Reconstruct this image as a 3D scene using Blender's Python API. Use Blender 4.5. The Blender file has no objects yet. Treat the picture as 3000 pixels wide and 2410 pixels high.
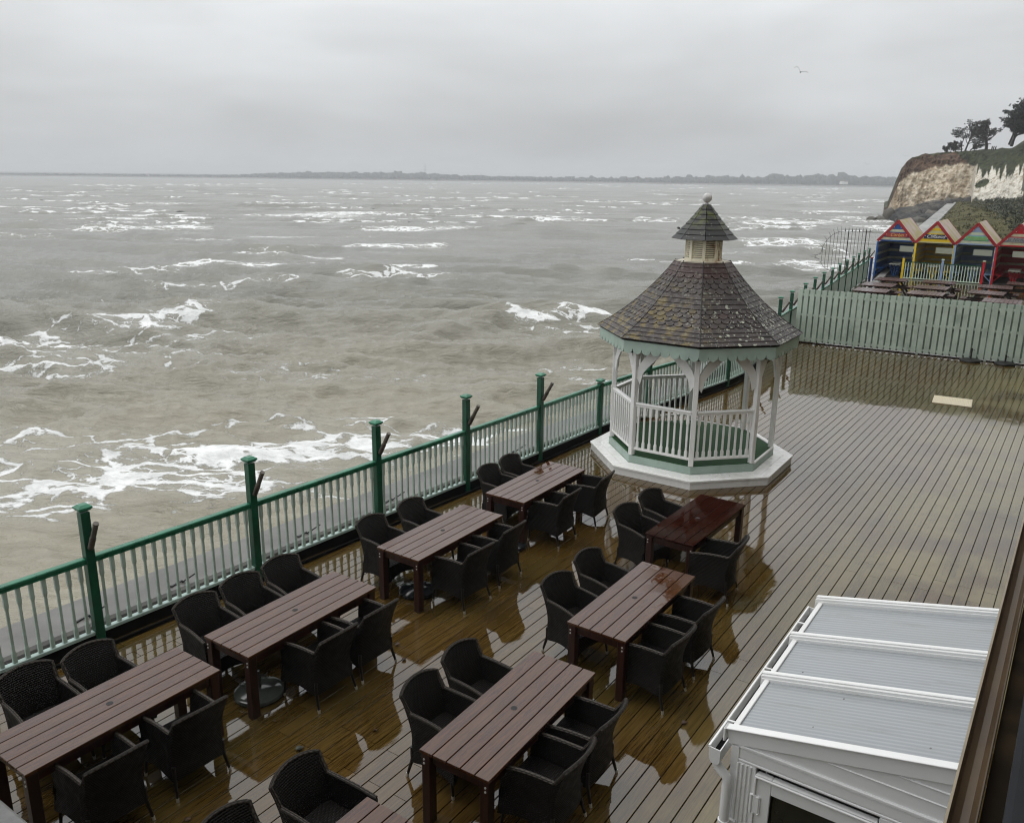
import bpy, bmesh, math, random
import numpy as np
from mathutils import Vector, Matrix, noise as mnoise
R=math.radians
random.seed(7); rng=np.random.default_rng(7)
S=bpy.context.scene
COL=S.collection
# ---------------------------------------------------------------- camera
FPX,PITCH,ROLL,CAMH=2455.87,0.27121,0.012098,5.4026
W0,H0=3000.0,2410.0
_fw=np.array([0,math.cos(PITCH),-math.sin(PITCH)]); _up=np.array([0,math.sin(PITCH),math.cos(PITCH)]); _rt=np.array([1.0,0,0])
_c,_s=math.cos(ROLL),math.sin(ROLL)
RT=_c*_rt+_s*_up; UP=-_s*_rt+_c*_up
def ray(px,py): return _fw+(px-W0/2)/FPX*RT-(py-H0/2)/FPX*UP
def U(px,py,z=0.0):
    d=ray(px,py); t=(z-CAMH)/d[2]; return Vector((t*d[0],t*d[1],z))
def UD(px,py,D):           # point on the bearing of a pixel at ground distance D
    d=ray(px,py); t=D/math.hypot(d[0],d[1]); return Vector((t*d[0],t*d[1],CAMH+t*d[2]))
cam=bpy.data.cameras.new('camera'); cob=bpy.data.objects.new('camera',cam); COL.objects.link(cob)
m=Matrix(((RT[0],UP[0],-_fw[0],0),(RT[1],UP[1],-_fw[1],0),(RT[2],UP[2],-_fw[2],CAMH),(0,0,0,1)))
cob.matrix_world=m
cam.sensor_width=36; cam.lens=36*FPX/W0; cam.clip_start=0.02; cam.clip_end=20000
S.camera=cob
# board frame
TH=R(55.6); EU=Vector((math.cos(TH),math.sin(TH),0)); EV=Vector((math.sin(TH),-math.cos(TH),0))
def P(u,v,z=0.0): return EU*u+EV*v+Vector((0,0,z))
def UVof(p): return p.x*EU.x+p.y*EU.y, p.x*EV.x+p.y*EV.y
# ---------------------------------------------------------------- materials
class NT:
    def __init__(s,name):
        s.m=bpy.data.materials.new(name); s.m.use_nodes=True; s.t=s.m.node_tree; s.t.nodes.clear()
        s.out=s.n('ShaderNodeOutputMaterial'); s.b=s.n('ShaderNodeBsdfPrincipled'); s.l(s.b.outputs[0],s.out.inputs[0])
    def n(s,t,**k):
        x=s.t.nodes.new(t)
        for a,b in k.items(): setattr(x,a,b)
        return x
    def l(s,a,b): s.t.links.new(a,b)
    def i(s,sock,v):
        if hasattr(v,'is_output'): s.l(v,sock)
        elif isinstance(v,(tuple,list)) and len(v)==3 and sock.type=='RGBA': sock.default_value=(*v,1)
        else: sock.default_value=v
    def math(s,op,a,b=0.0,c=0.0,clamp=False):
        x=s.n('ShaderNodeMath',operation=op,use_clamp=clamp); s.i(x.inputs[0],a); s.i(x.inputs[1],b); s.i(x.inputs[2],c); return x.outputs[0]
    def mix(s,f,a,b,bt='MIX'):
        x=s.n('ShaderNodeMix',data_type='RGBA',blend_type=bt); s.i(x.inputs[0],f); s.i(x.inputs[6],a); s.i(x.inputs[7],b); return x.outputs[2]
    def coord(s,o='Object'): return s.n('ShaderNodeTexCoord').outputs[o]
    def map(s,v,scale=(1,1,1),rot=(0,0,0),loc=(0,0,0)):
        x=s.n('ShaderNodeMapping'); s.l(v,x.inputs[0]); x.inputs[1].default_value=loc; x.inputs[2].default_value=rot; x.inputs[3].default_value=scale; return x.outputs[0]
    def noise(s,v,scale,detail=3,rough=.55,dist=0.0,out=0):
        x=s.n('ShaderNodeTexNoise'); s.l(v,x.inputs['Vector']); x.inputs['Scale'].default_value=scale; x.inputs['Detail'].default_value=detail; x.inputs['Roughness'].default_value=rough; x.inputs['Distortion'].default_value=dist; return x.outputs[out]
    def voro(s,v,scale,feat='F1',out=0,rand=1.0):
        x=s.n('ShaderNodeTexVoronoi',feature=feat); s.l(v,x.inputs['Vector']); x.inputs['Scale'].default_value=scale; x.inputs['Randomness'].default_value=rand; return x.outputs[out]
    def ramp(s,f,a,b,lo=0.0,hi=1.0):
        x=s.n('ShaderNodeMapRange',interpolation_type='SMOOTHSTEP'); s.i(x.inputs[0],f); s.i(x.inputs[1],a); s.i(x.inputs[2],b); s.i(x.inputs[3],lo); s.i(x.inputs[4],hi); return x.outputs[0]
    def bump(s,h,st=.3,d=.01):
        x=s.n('ShaderNodeBump'); x.inputs['Strength'].default_value=st; x.inputs['Distance'].default_value=d; s.l(h,x.inputs['Height']); s.l(x.outputs[0],s.b.inputs['Normal']); return x
    def set(s,base=None,rough=None,spec=None,metal=None,ior=None,**k):
        b=s.b.inputs
        if base is not None: s.i(b['Base Color'],base)
        if rough is not None: s.i(b['Roughness'],rough)
        if spec is not None: b['Specular IOR Level'].default_value=spec
        if metal is not None: b['Metallic'].default_value=metal
        if ior is not None: b['IOR'].default_value=ior
        for a,v in k.items(): s.i(b[a],v)
        return s.m
    def rand(s): return s.n('ShaderNodeNewGeometry').outputs['Random Per Island']
    def attr(s,name,out='Fac'): return s.n('ShaderNodeAttribute',attribute_name=name).outputs[out]
M={}
def plain(name,base,rough=.5,var=.25,scale=6,spec=.5,metal=0,bump=.0,dirt=None):
    k=NT(name); v=k.coord(); nz=k.noise(v,scale,4)
    lo=tuple(c*(1-var) for c in base); hi=tuple(min(1,c*(1+var)) for c in base)
    col=k.mix(k.ramp(nz,.3,.7),lo,hi)
    if dirt:
        d=k.ramp(k.noise(v,scale*.45,6,.65),.52,.75); col=k.mix(k.math('MULTIPLY',d,dirt[1]),col,dirt[0])
    r=k.math('ADD',rough,k.math('MULTIPLY',k.math('SUBTRACT',nz,.5),rough*.5))
    if bump: k.bump(k.noise(v,scale*6,3),bump,.004)
    M[name]=k.set(col,r,spec,metal); return M[name]
plain('green_paint',(.006,.068,.036),.32,.25,5,dirt=((.012,.03,.02),.5))
plain('green_rail',(.02,.15,.085),.28,.25,5,dirt=((.02,.06,.04),.4))
plain('sage_paint',(.36,.46,.405),.45,.1,3,dirt=((.17,.22,.17),.5))
plain('sage_light',(.33,.43,.40),.4,.12,4,dirt=((.25,.3,.26),.4))
plain('sage_fence_paint',(.47,.55,.47),.45,.1,2,dirt=((.12,.18,.13),.55))
plain('white_paint',(.86,.855,.84),.38,.04,4,dirt=((.6,.57,.5),.3))
plain('white_upvc',(.78,.785,.78),.25,.02,3,dirt=((.66,.65,.6),.3))
plain('matte_black',(.004,.004,.004),.7,.4,4,spec=.1)
plain('rusty_pole',(.06,.042,.032),.35,.5,9,dirt=((.11,.05,.02),.7))
plain('concrete',(.115,.11,.102),.4,.25,1.2,bump=.5,dirt=((.05,.048,.045),.75))
plain('concrete_dark',(.035,.033,.032),.5,.3,2)
plain('dark_metal',(.02,.02,.02),.4,.3,8)
plain('steel_cap',(.62,.6,.55),.3,.1,8,metal=.7)
plain('bolt_metal',(.7,.7,.68),.35,.1,8,metal=.3)
plain('astro',(.009,.068,.013),.8,.35,40,bump=.6)
plain('grey_wet_plastic',(.055,.062,.055),.12,.25,5)
plain('dark_wet_plastic',(.012,.014,.016),.15,.25,5)
plain('hole_black',(.004,.003,.003),.6,.1,5)
plain('stone_mid',(.2,.19,.17),.6,.3,6,bump=.5)
plain('red_trim',(.33,.012,.018),.35,.2,4)
plain('hut_cream',(.62,.62,.42),.45,.1,3)
plain('hut_blue',(.01,.085,.32),.4,.25,3); plain('hut_yellow',(.86,.6,.02),.4,.15,3); plain('hut_sky',(.3,.42,.62),.4,.12,3); plain('hut_red',(.55,.008,.02),.4,.2,3)
plain('blue_trim',(.012,.05,.2),.4,.2,4)
plain('mint_paint',(.6,.74,.6),.45,.1,4)
plain('window_panel',(.55,.57,.5),.3,.15,2)
k=NT('window_sheet'); tr=k.n('ShaderNodeBsdfTranslucent'); tr.inputs[0].default_value=(.75,.76,.68,1); ms_=k.n('ShaderNodeMixShader'); ms_.inputs[0].default_value=.75; k.set((.6,.62,.55),.3); k.l(k.b.outputs[0],ms_.inputs[1]); k.l(tr.outputs[0],ms_.inputs[2]); k.l(ms_.outputs[0],k.out.inputs[0]); M['window_sheet']=k.m
plain('bark',(.02,.017,.014),.8,.3,3); plain('needles',(.012,.018,.012),.8,.4,1)
plain('twigs',(.035,.03,.025),.8,.3,2)
plain('far_veg',(.022,.028,.026),.9,.5,.02); plain('far_sand',(.10,.095,.085),.8,.2,.01)
plain('wall_brown',(.022,.0155,.009),.9,.5,2.5,spec=.05,bump=.7,dirt=((.012,.009,.007),.8))
plain('slate_sill',(.014,.0155,.0185),.7,.3,5,spec=.15,dirt=((.3,.28,.24),.25))
plain('gutter_tan',(.085,.055,.028),.5,.2,3,dirt=((.06,.035,.015),.7))
plain('gutter_lip',(.27,.22,.15),.4,.15,5)
plain('mat_cream',(.62,.55,.40),.5,.08,30)
plain('leaf_brown',(.06,.03,.015),.6,.3,20); plain('leaf_green',(.012,.016,.006),.5,.3,20)
plain('gull_grey',(.03,.03,.033),.7,.2,9)
plain('house_white',(.7,.7,.68),.7,.05,1); plain('house_roof',(.08,.06,.05),.7,.1,1)
plain('sign_red',(.33,.045,.04),.4,.1,4); plain('sign_navy',(.012,.02,.06),.4,.1,4); plain('sign_green',(.16,.48,.24),.4,.1,4); plain('sign_grey',(.3,.3,.31),.4,.1,4)
plain('text_gold',(.75,.45,.12),.5,.05,4); plain('text_white',(.8,.8,.78),.5,.05,4); plain('text_olive',(.3,.32,.05),.5,.05,4); plain('text_dark',(.1,.1,.11),.5,.05,4)
plain('finial_grey',(.5,.49,.48),.45,.25,14,dirt=((.25,.23,.2),.5))
plain('spot_black',(.01,.01,.01),.3,.1,4)
plain('glass_dark',(.015,.017,.016),.04,.2,2)
plain('rubber_black',(.004,.004,.004),.5,.1,5)
k=NT('wreck_rock'); g=k.coord(); rnd=k.rand(); c=k.mix(k.ramp(rnd,.5,1.),(.016,.016,.017),(.13,.115,.09)); c=k.mix(k.ramp(k.noise(g,1.2,5,.7),.35,.7,0,.7),c,(.05,.048,.042)); k.bump(k.noise(g,2.2,5,.7),.8,.3); M['wreck_rock']=k.set(c,.6,.3)
# deck wood under a film of water
k=NT('deck_wood'); g=k.coord(); d=k.map(g,rot=(0,0,-TH)); rnd=k.rand()
st=k.map(d,(1.2,26,26)); off=k.n('ShaderNodeVectorMath',operation='ADD'); k.l(st,off.inputs[0]); k.l(k.math('MULTIPLY',rnd,37.),off.inputs[1])
gr=k.noise(off.outputs[0],2.2,5,.65,.6)
c=k.mix(k.ramp(gr,.3,.72),(.034,.0175,.0034),(.104,.06,.0145))
c=k.mix(k.math('MULTIPLY',k.math('SUBTRACT',rnd,.5),.9,clamp=True),c,(.12,.074,.022))
big=k.noise(g,.35,3); c=k.mix(k.ramp(big,.42,.72,0,.55),c,(.066,.056,.016))
blo=k.noise(g,2.3,5,.6)
sp=k.n('ShaderNodeSeparateXYZ'); k.l(d,sp.inputs[0])
dry=k.ramp(sp.outputs[1],3.6,1.0)          # nearer the building the film is thinner
dry=k.math('MULTIPLY',dry,k.ramp(k.noise(g,.55,4,.6),.35,.6))
c=k.mix(k.math('MULTIPLY',dry,.6),c,(.225,.19,.07))
rgh=k.math('ADD',k.math('ADD',.015,k.ramp(blo,.5,.85,0,.025)),k.math('MULTIPLY',dry,.13))
h=k.math('ADD',k.noise(g,1.7,2,.5),k.math('MULTIPLY',k.noise(k.map(d,(3,11,1)),1.6,4,.6),.16))
k.bump(k.math('ADD',h,k.math('MULTIPLY',gr,k.math('ADD',.01,k.math('MULTIPLY',dry,.06)))),.11,.03)
c=k.mix(k.math('MULTIPLY',k.ramp(k.noise(k.map(d,(.5,2.5,1)),1.3,5,.65),.55,.72),.5),c,(.03,.02,.008))
M['deck']=k.set(c,rgh,.5,ior=1.72)
plain('deck_gap',(.012,.008,.004),.5,.3,3)
# table wood
k=NT('table_wood'); g=k.coord(); rnd=k.rand()
v=k.n('ShaderNodeVectorMath',operation='ADD'); k.l(k.map(g,(2,22,22)),v.inputs[0]); k.l(k.math('MULTIPLY',rnd,31.),v.inputs[1])
gr=k.noise(v.outputs[0],1.6,5,.6,.8); kn=k.ramp(k.voro(k.map(v.outputs[0],(1,.35,1)),1.6),.02,.16,1,0)
c=k.mix(k.ramp(gr,.3,.75),(.036,.0125,.0062),(.098,.037,.0165)); c=k.mix(k.math('MULTIPLY',kn,.6),c,(.016,.006,.005))
c=k.mix(k.math('MULTIPLY',rnd,.55),c,(.09,.044,.021)); c=k.mix(k.ramp(k.noise(k.map(g,(1,5,1)),7,4,.7),.66,.76,0,.3),c,(.2,.14,.1))
oi=k.n('ShaderNodeObjectInfo').outputs['Random']
vv=k.n('ShaderNodeVectorMath',operation='ADD'); k.l(g,vv.inputs[0]); k.l(k.math('MULTIPLY',oi,71.),vv.inputs[1])
pud=k.ramp(k.noise(vv.outputs[0],2.2,4,.6),.47,.53)
k.bump(k.math('ADD',k.math('MULTIPLY',gr,k.math('SUBTRACT',1.,pud)),k.math('MULTIPLY',k.noise(g,3,2),.25)),.12,.006)
M['table']=k.set(c,k.math('ADD',.03,k.math('MULTIPLY',k.math('SUBTRACT',1.,pud),.17)),.5,ior=1.58)
k=NT('table_wood_soaked'); g=k.coord(); v2=k.map(g,(2,22,22)); gr=k.noise(v2,1.6,5,.6,.8)
c=k.mix(k.ramp(gr,.3,.75),(.012,.0025,.0015),(.034,.008,.0045)); k.bump(k.noise(g,9,3),.08,.004)
M['table_soaked']=k.set(c,k.ramp(k.noise(g,5,3),.4,.7,.04,.12),.3,ior=1.36)
k=NT('table_leg_wood'); g=k.coord(); gr=k.noise(k.map(g,(14,14,1.6)),1.5,4,.6,.5)
M['leg_wood']=k.set(k.mix(k.ramp(gr,.3,.7),(.012,.0035,.0023),(.042,.0125,.0075)),.3)
# wicker : woven strips from the mesh's own uv map in metres
def wicker(name,base,hi):
    k=NT(name); uv=k.n('ShaderNodeUVMap').outputs[0]; sp=k.n('ShaderNodeSeparateXYZ'); k.l(uv,sp.inputs[0])
    row=k.math('FLOOR',k.math('DIVIDE',sp.outputs[1],.019)); sh=k.math('MULTIPLY',k.math('MODULO',row,2.),.5)
    a=k.math('ABSOLUTE',k.math('SINE',k.math('MULTIPLY',k.math('ADD',k.math('DIVIDE',sp.outputs[0],.05),sh),math.pi)))
    b=k.math('ABSOLUTE',k.math('SINE',k.math('MULTIPLY',k.math('DIVIDE',sp.outputs[1],.019),math.pi)))
    hgt=k.math('MULTIPLY',k.math('POWER',a,.6),b)
    nz=k.noise(k.coord(),14,3)
    c=k.mix(k.math('MULTIPLY',hgt,k.ramp(nz,.2,.8,.5,1.)),tuple(x*.2 for x in base),hi)
    k.bump(hgt,.9,.006)
    M[name]=k.set(c,k.ramp(nz,.3,.7,.42,.6),.22)
wicker('wicker',(.003,.0022,.0018),(.0115,.0083,.0063)); wicker('wicker_rim',(.035,.028,.023),(.085,.07,.057))
plain('chair_leg',(.006,.005,.0045),.4,.2,9)
# slate-like felt shingles with lichen
k=NT('shingle'); g=k.coord(); rnd=k.rand()
c=k.mix(rnd,(.022,.0165,.0155),(.046,.035,.033)); c=k.mix(k.ramp(k.noise(g,9,4,.6),.4,.75,0,.5),c,(.062,.049,.044))
c=k.mix(k.ramp(rnd,.985,.995,0,.3),c,(.08,.035,.028))
sp=k.n('ShaderNodeSeparateXYZ'); k.l(g,sp.inputs[0]); c=k.mix(k.ramp(sp.outputs[2],3.60,3.70,0,.6),c,(.055,.024,.021))
yel=k.math('MULTIPLY',k.ramp(k.noise(g,5.5,5,.65),.49,.62),k.ramp(sp.outputs[0],.4,-1.1))
yel=k.math('MULTIPLY',yel,k.ramp(sp.outputs[2],3.9,3.1))
c=k.mix(k.math('MULTIPLY',yel,.75),c,(.17,.125,.028))
lic=k.math('MULTIPLY',k.ramp(k.voro(k.map(g,(1,1,1)),8.5),.2,.27,1,0),k.ramp(k.noise(g,1.6,3),.38,.5))
lic2=k.math('MULTIPLY',k.ramp(k.voro(g,17),.17,.25,1,0),k.ramp(k.noise(g,2.2,3),.4,.52))
side=k.math('MULTIPLY',k.ramp(sp.outputs[0],-.7,.4),k.ramp(sp.outputs[2],3.7,2.8))
c=k.mix(k.math('MULTIPLY',k.math('MAXIMUM',lic,lic2),k.math('ADD',.2,k.math('MULTIPLY',side,.75))),c,(.40,.42,.33))
k.bump(k.noise(g,60,3),.4,.004)
M['shingle']=k.set(c,k.ramp(k.noise(g,14,3),.3,.7,.38,.6),.35)
k=NT('shingle_moss'); g=k.coord(); rnd=k.rand(); sp=k.n('ShaderNodeSeparateXYZ'); k.l(g,sp.inputs[0])
c=k.mix(rnd,(.013,.014,.0135),(.028,.028,.027))
ms=k.math('MULTIPLY',k.ramp(k.noise(k.map(g,(1,1,.45)),9,5,.6),.46,.62),k.ramp(sp.outputs[2],4.38,4.75))
c=k.mix(k.math('MULTIPLY',ms,.85),c,(.075,.088,.018)); c=k.mix(k.math('MULTIPLY',k.ramp(k.voro(g,16),.1,.16,1,0),k.ramp(k.noise(g,4,2),.52,.58,0,.8)),c,(.4,.42,.34))
M['shingle_moss']=k.set(c,.5,.35)
k=NT('cupola_paint'); g=k.coord(); sp=k.n('ShaderNodeSeparateXYZ'); k.l(g,sp.inputs[0])
rust=k.math('MULTIPLY',k.ramp(k.noise(k.map(g,(1,1,.5)),8,4,.6),.46,.66),k.ramp(sp.outputs[0],-.1,.12))
c=k.mix(rust,(.78,.73,.58),(.32,.14,.035)); c=k.mix(k.ramp(k.noise(g,22,4,.7),.6,.7,0,.6),c,(.24,.2,.1)); M['cupola']=k.set(c,.45)
# white weathered boards of the step
k=NT('step_white'); g=k.coord(); gr=k.noise(g,3.2,3,.55)
c=k.mix(k.ramp(gr,.5,.75),(.86,.855,.84),(.72,.71,.68)); M['step']=k.set(c,k.ramp(gr,.3,.7,.15,.4),.5); k.bump(gr,.05,.003)
# polycarbonate
k=NT('polycarbonate'); g=k.coord(); sp=k.n('ShaderNodeSeparateXYZ'); k.l(g,sp.inputs[0])
w=k.math('ABSOLUTE',k.math('SINE',k.math('MULTIPLY',sp.outputs[0],math.pi/.038)))
c=k.mix(k.math('MULTIPLY',k.math('POWER',w,4.),.55),(.27,.29,.31),(.40,.42,.435)); c=k.mix(k.ramp(k.noise(g,2.5,4),.4,.7,0,.35),c,(.29,.30,.29))
c=k.mix(k.math('MULTIPLY',k.ramp(k.voro(k.map(g,(1,1.6,1)),4.5),.035,.05,1,0),.8),c,(.06,.055,.05))
k.bump(w,.12,.003); M['poly']=k.set(k.mix(k.math('MULTIPLY',k.ramp(k.noise(k.map(g,(6,1,1)),2.2,5,.7),.5,.75),.45),c,(.20,.20,.185)),.25,.5)
# lichened stone
k=NT('lichen_stone'); g=k.coord(); c=k.mix(k.ramp(k.noise(g,7,5,.6),.3,.7),(.075,.078,.078),(.15,.15,.145))
l=k.math('MULTIPLY',k.ramp(k.math('ADD',k.voro(g,14),k.math('MULTIPLY',k.noise(g,30,3),.25)),.42,.47,1,0),k.ramp(k.noise(g,4,2),.36,.44))
c=k.mix(l,c,(.42,.42,.34)); k.bump(k.noise(g,40,4),.5,.004); M['lichen_stone']=k.set(c,.5)
# hut stripes: weatherboard colour per horizontal board
def stripes(name,a,b,seq,h=.155):
    k=NT(name); g=k.coord(); sp=k.n('ShaderNodeSeparateXYZ'); k.l(g,sp.inputs[0])
    q=k.math('DIVIDE',sp.outputs[2],h); f=k.math('FRACT',q); i=k.math('MODULO',k.math('FLOOR',q),float(seq[0]))
    t=k.math('LESS_THAN',i,float(seq[1])-.01)
    c=k.mix(t,b,a); c=k.mix(k.ramp(k.noise(g,3,4),.45,.75,0,.35),c,tuple(x*.6 for x in a))
    c=k.mix(k.ramp(f,.0,.1,.65,0),c,(.02,.02,.02)); k.bump(f,.4,.02); M[name]=k.set(c,.4)
CR=(.6,.6,.42)
stripes('stripe_blue',(.01,.08,.3),CR,(3,2)); stripes('stripe_yellow',(.85,.58,.02),(.6,.57,.3),(2,1)); stripes('stripe_sky',(.3,.4,.6),(.62,.68,.5),(3,2)); stripes('stripe_red',(.55,.008,.02),(.62,.58,.4),(3,2))
k=NT('hut_roof'); g=k.coord(); oi=k.n('ShaderNodeObjectInfo').outputs['Random']; vv=k.n('ShaderNodeVectorMath',operation='ADD'); k.l(g,vv.inputs[0]); k.l(k.math('MULTIPLY',oi,50.),vv.inputs[1])
c=k.mix(k.ramp(k.noise(vv.outputs[0],.9,4,.6),.42,.58),(.36,.27,.25),(.27,.23,.04)); c=k.mix(k.ramp(k.noise(vv.outputs[0],2.2,4),.5,.7,0,.6),c,(.24,.21,.19)); M['hut_roof']=k.set(c,.5)
k=NT('picnic_wood'); g=k.coord(); gr=k.noise(k.map(g,(1,1,1)),9,4,.6); M['picnic']=k.set(k.mix(gr,(.035,.01,.008),(.095,.035,.025)),.22,ior=1.5)
M['picnic_leg']=plain('picnic_leg',(.02,.009,.007),.5,.3,5)
# ---------------------------------------------------------------- mesh builder
class MB:
    def __init__(s): s.v=[]; s.f=[]; s.uv=None
    def add(s,vs,fs):
        o=len(s.v); s.v+=[tuple(x) for x in vs]; s.f+=[tuple(o+i for i in f) for f in fs]; return s
    def box(s,c,sx,sy,sz,ax=None,ay=None,az=None):
        c=Vector(c); ax=Vector(ax) if ax is not None else Vector((1,0,0)); ay=Vector(ay) if ay is not None else Vector((0,1,0)); az=Vector(az) if az is not None else Vector((0,0,1))
        vs=[c+ax*(sx/2*a)+ay*(sy/2*b)+az*(sz/2*d) for d in (-1,1) for b in (-1,1) for a in (-1,1)]
        return s.add(vs,[(0,2,3,1),(4,5,7,6),(0,1,5,4),(2,6,7,3),(0,4,6,2),(1,3,7,5)])
    def bbox(s,c,sx,sy,sz,b=.004,ax=None,ay=None,az=None):  # box with chamfered vertical+top edges
        c=Vector(c); ax=Vector(ax) if ax is not None else Vector((1,0,0)); ay=Vector(ay) if ay is not None else Vector((0,1,0)); az=Vector(az) if az is not None else Vector((0,0,1))
        def ring(hx,hy,z): return [c+ax*x+ay*y+az*z for x,y in ((-hx+b,-hy),(hx-b,-hy),(hx,-hy+b),(hx,hy-b),(hx-b,hy),(-hx+b,hy),(-hx,hy-b),(-hx,-hy+b))]
        hx,hy,hz=sx/2,sy/2,sz/2
        vs=ring(hx-b,hy-b,-hz)+ring(hx,hy,-hz+b)+ring(hx,hy,hz-b)+ring(hx-b,hy-b,hz)
        fs=[tuple(range(7,-1,-1)),tuple(range(24,32))]
        for r in range(3):
            for i in range(8): j=(i+1)%8; fs.append((r*8+i,r*8+j,(r+1)*8+j,(r+1)*8+i))
        return s.add(vs,fs)
    def bar(s,a,b,w,h,b_=.0,up=(0,0,1)):   # rectangular bar between two points
        a,b=Vector(a),Vector(b); d=b-a; L=d.length; d.normalize(); up=Vector(up); sd=d.cross(up)
        if sd.length<1e-4: sd=d.cross(Vector((0,1,0)))
        sd.normalize(); u=sd.cross(d)
        return s.bbox((a+b)/2,L,w,h,b_,d,sd,u) if b_ else s.box((a+b)/2,L,w,h,d,sd,u)
    def tube(s,pts,rs,n=8,cap=True):
        pts=[Vector(p) for p in pts]
        if not hasattr(rs,'__len__'): rs=[rs]*len(pts)
        vs=[];fs=[]; pn=None
        for i,p in enumerate(pts):
            d=(pts[min(i+1,len(pts)-1)]-pts[max(i-1,0)]); d.normalize()
            if pn is None:
                a=Vector((0,0,1)) if abs(d.z)<.9 else Vector((1,0,0)); x=d.cross(a)
            else: x=pn-d*pn.dot(d)
            x.normalize(); pn=x; y=d.cross(x)
            vs+=[p+(x*math.cos(2*math.pi*k/n)+y*math.sin(2*math.pi*k/n))*rs[i] for k in range(n)]
        for i in range(len(pts)-1):
            for k in range(n): j=(k+1)%n; fs.append((i*n+k,i*n+j,(i+1)*n+j,(i+1)*n+k))
        if cap: fs+= [tuple(range(n-1,-1,-1)),tuple((len(pts)-1)*n+k for k in range(n))]
        return s.add(vs,fs)
    def lathe(s,prof,c=(0,0,0),n=24,rot=0.0,cap=True):
        c=Vector(c); vs=[c+Vector((r*math.cos(rot+2*math.pi*k/n),r*math.sin(rot+2*math.pi*k/n),z)) for r,z in prof for k in range(n)]; fs=[]
        for i in range(len(prof)-1):
            for k in range(n): j=(k+1)%n; fs.append((i*n+k,i*n+j,(i+1)*n+j,(i+1)*n+k))
        if cap: fs+=[tuple(range(n-1,-1,-1)),tuple((len(prof)-1)*n+k for k in range(n))]
        return s.add(vs,fs)
    def prism(s,poly,t):    # polygon (list of 3d points) extruded by vector t
        poly=[Vector(p) for p in poly]; t=Vector(t); n=len(poly)
        return s.add(poly+[p+t for p in poly],[tuple(range(n-1,-1,-1)),tuple(range(n,2*n))]+[(i,(i+1)%n,n+(i+1)%n,n+i) for i in range(n)])
    def obj(s,name,mat,parent=None,smooth=False,world=None):
        me=bpy.data.meshes.new(name); me.from_pydata(s.v,[],s.f); me.update()
        bm=bmesh.new(); bm.from_mesh(me); bmesh.ops.recalc_face_normals(bm,faces=bm.faces); bm.to_mesh(me); bm.free()
        if s.uv is not None:
            l=me.uv_layers.new(name='UVMap'); vi=np.empty(len(me.loops),dtype=np.int32); me.loops.foreach_get('vertex_index',vi); l.data.foreach_set('uv',np.array(s.uv,dtype=np.float32)[vi].ravel())
        if mat: me.materials.append(M[mat] if isinstance(mat,str) else mat)
        if smooth:
            me.polygons.foreach_set('use_smooth',[True]*len(me.polygons))
            if smooth!='all':
                try: me.set_sharp_from_angle(angle=R(40))
                except Exception: pass
        o=bpy.data.objects.new(name,me); COL.objects.link(o)
        if parent: o.parent=parent
        return o
def tag(o,label,cat,group=None,kind=None):
    o['label']=label; o['category']=cat
    if group: o['group']=group
    if kind: o['kind']=kind
    return o
def thing(name,label,cat,loc=(0,0,0),rz=0.0,group=None):
    o=bpy.data.objects.new(name,None); COL.objects.link(o); o.location=loc; o.rotation_euler=(0,0,rz); o.empty_display_size=.1
    return tag(o,label,cat,group)
def dup(root,loc,rz,label=None):
    def cp(o,par):
        c=o.copy(); COL.objects.link(c)
        if par: c.parent=par
        for ch in list(kids.get(o.name,[])): cp(ch,c)
        return c
    kids={}
    st=[root]
    while st:
        o=st.pop(); kids[o.name]=list(o.children); st+=kids[o.name]
    r=cp(root,None); r.location=loc; r.rotation_euler=(0,0,rz)
    if label: r['label']=label
    return r
# ---------------------------------------------------------------- fence line
FD=Vector((math.cos(R(52.1)),math.sin(R(52.1)),0)); FA=Vector((-4.873,8.879,0))
def fp(t): return FA+FD*t
POSTS=[fp(-2.2147),fp(0),fp(2.2147),fp(4.5089),fp(6.6307),fp(8.8266),Vector((1.91,17.68,0)),Vector((3.22,19.28,0)),Vector((4.56,20.8,0)),Vector((5.86,22.29,0)),Vector((6.6,23.3,0)),Vector((7.66,25.35,0)),Vector((8.78,27.5,0)),Vector((9.68,29.16,0))]
FAR=[Vector((9.68,29.16,0)),Vector((10.91,31.44,0)),Vector((11.99,33.52,0)),Vector((13.04,35.48,0)),Vector((14.06,37.3,0)),Vector((15.2,39.48,0)),Vector((16.26,41.39,0)),Vector((17.34,43.35,0)),Vector((18.4,45.33,0)),Vector((19.51,47.33,0)),Vector((20.51,49.13,0))]
LINE=[fp(-12)]+POSTS+FAR[1:]+[Vector((24.2,56.0,0))]
def line_v(u):
    for a,b in zip(LINE,LINE[1:]):
        ua,va=UVof(a); ub,vb=UVof(b)
        if ua<=u<=ub: return va+(vb-va)*(u-ua)/(ub-ua)
    return UVof(LINE[0])[1] if u<UVof(LINE[0])[0] else UVof(LINE[-1])[1]
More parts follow.
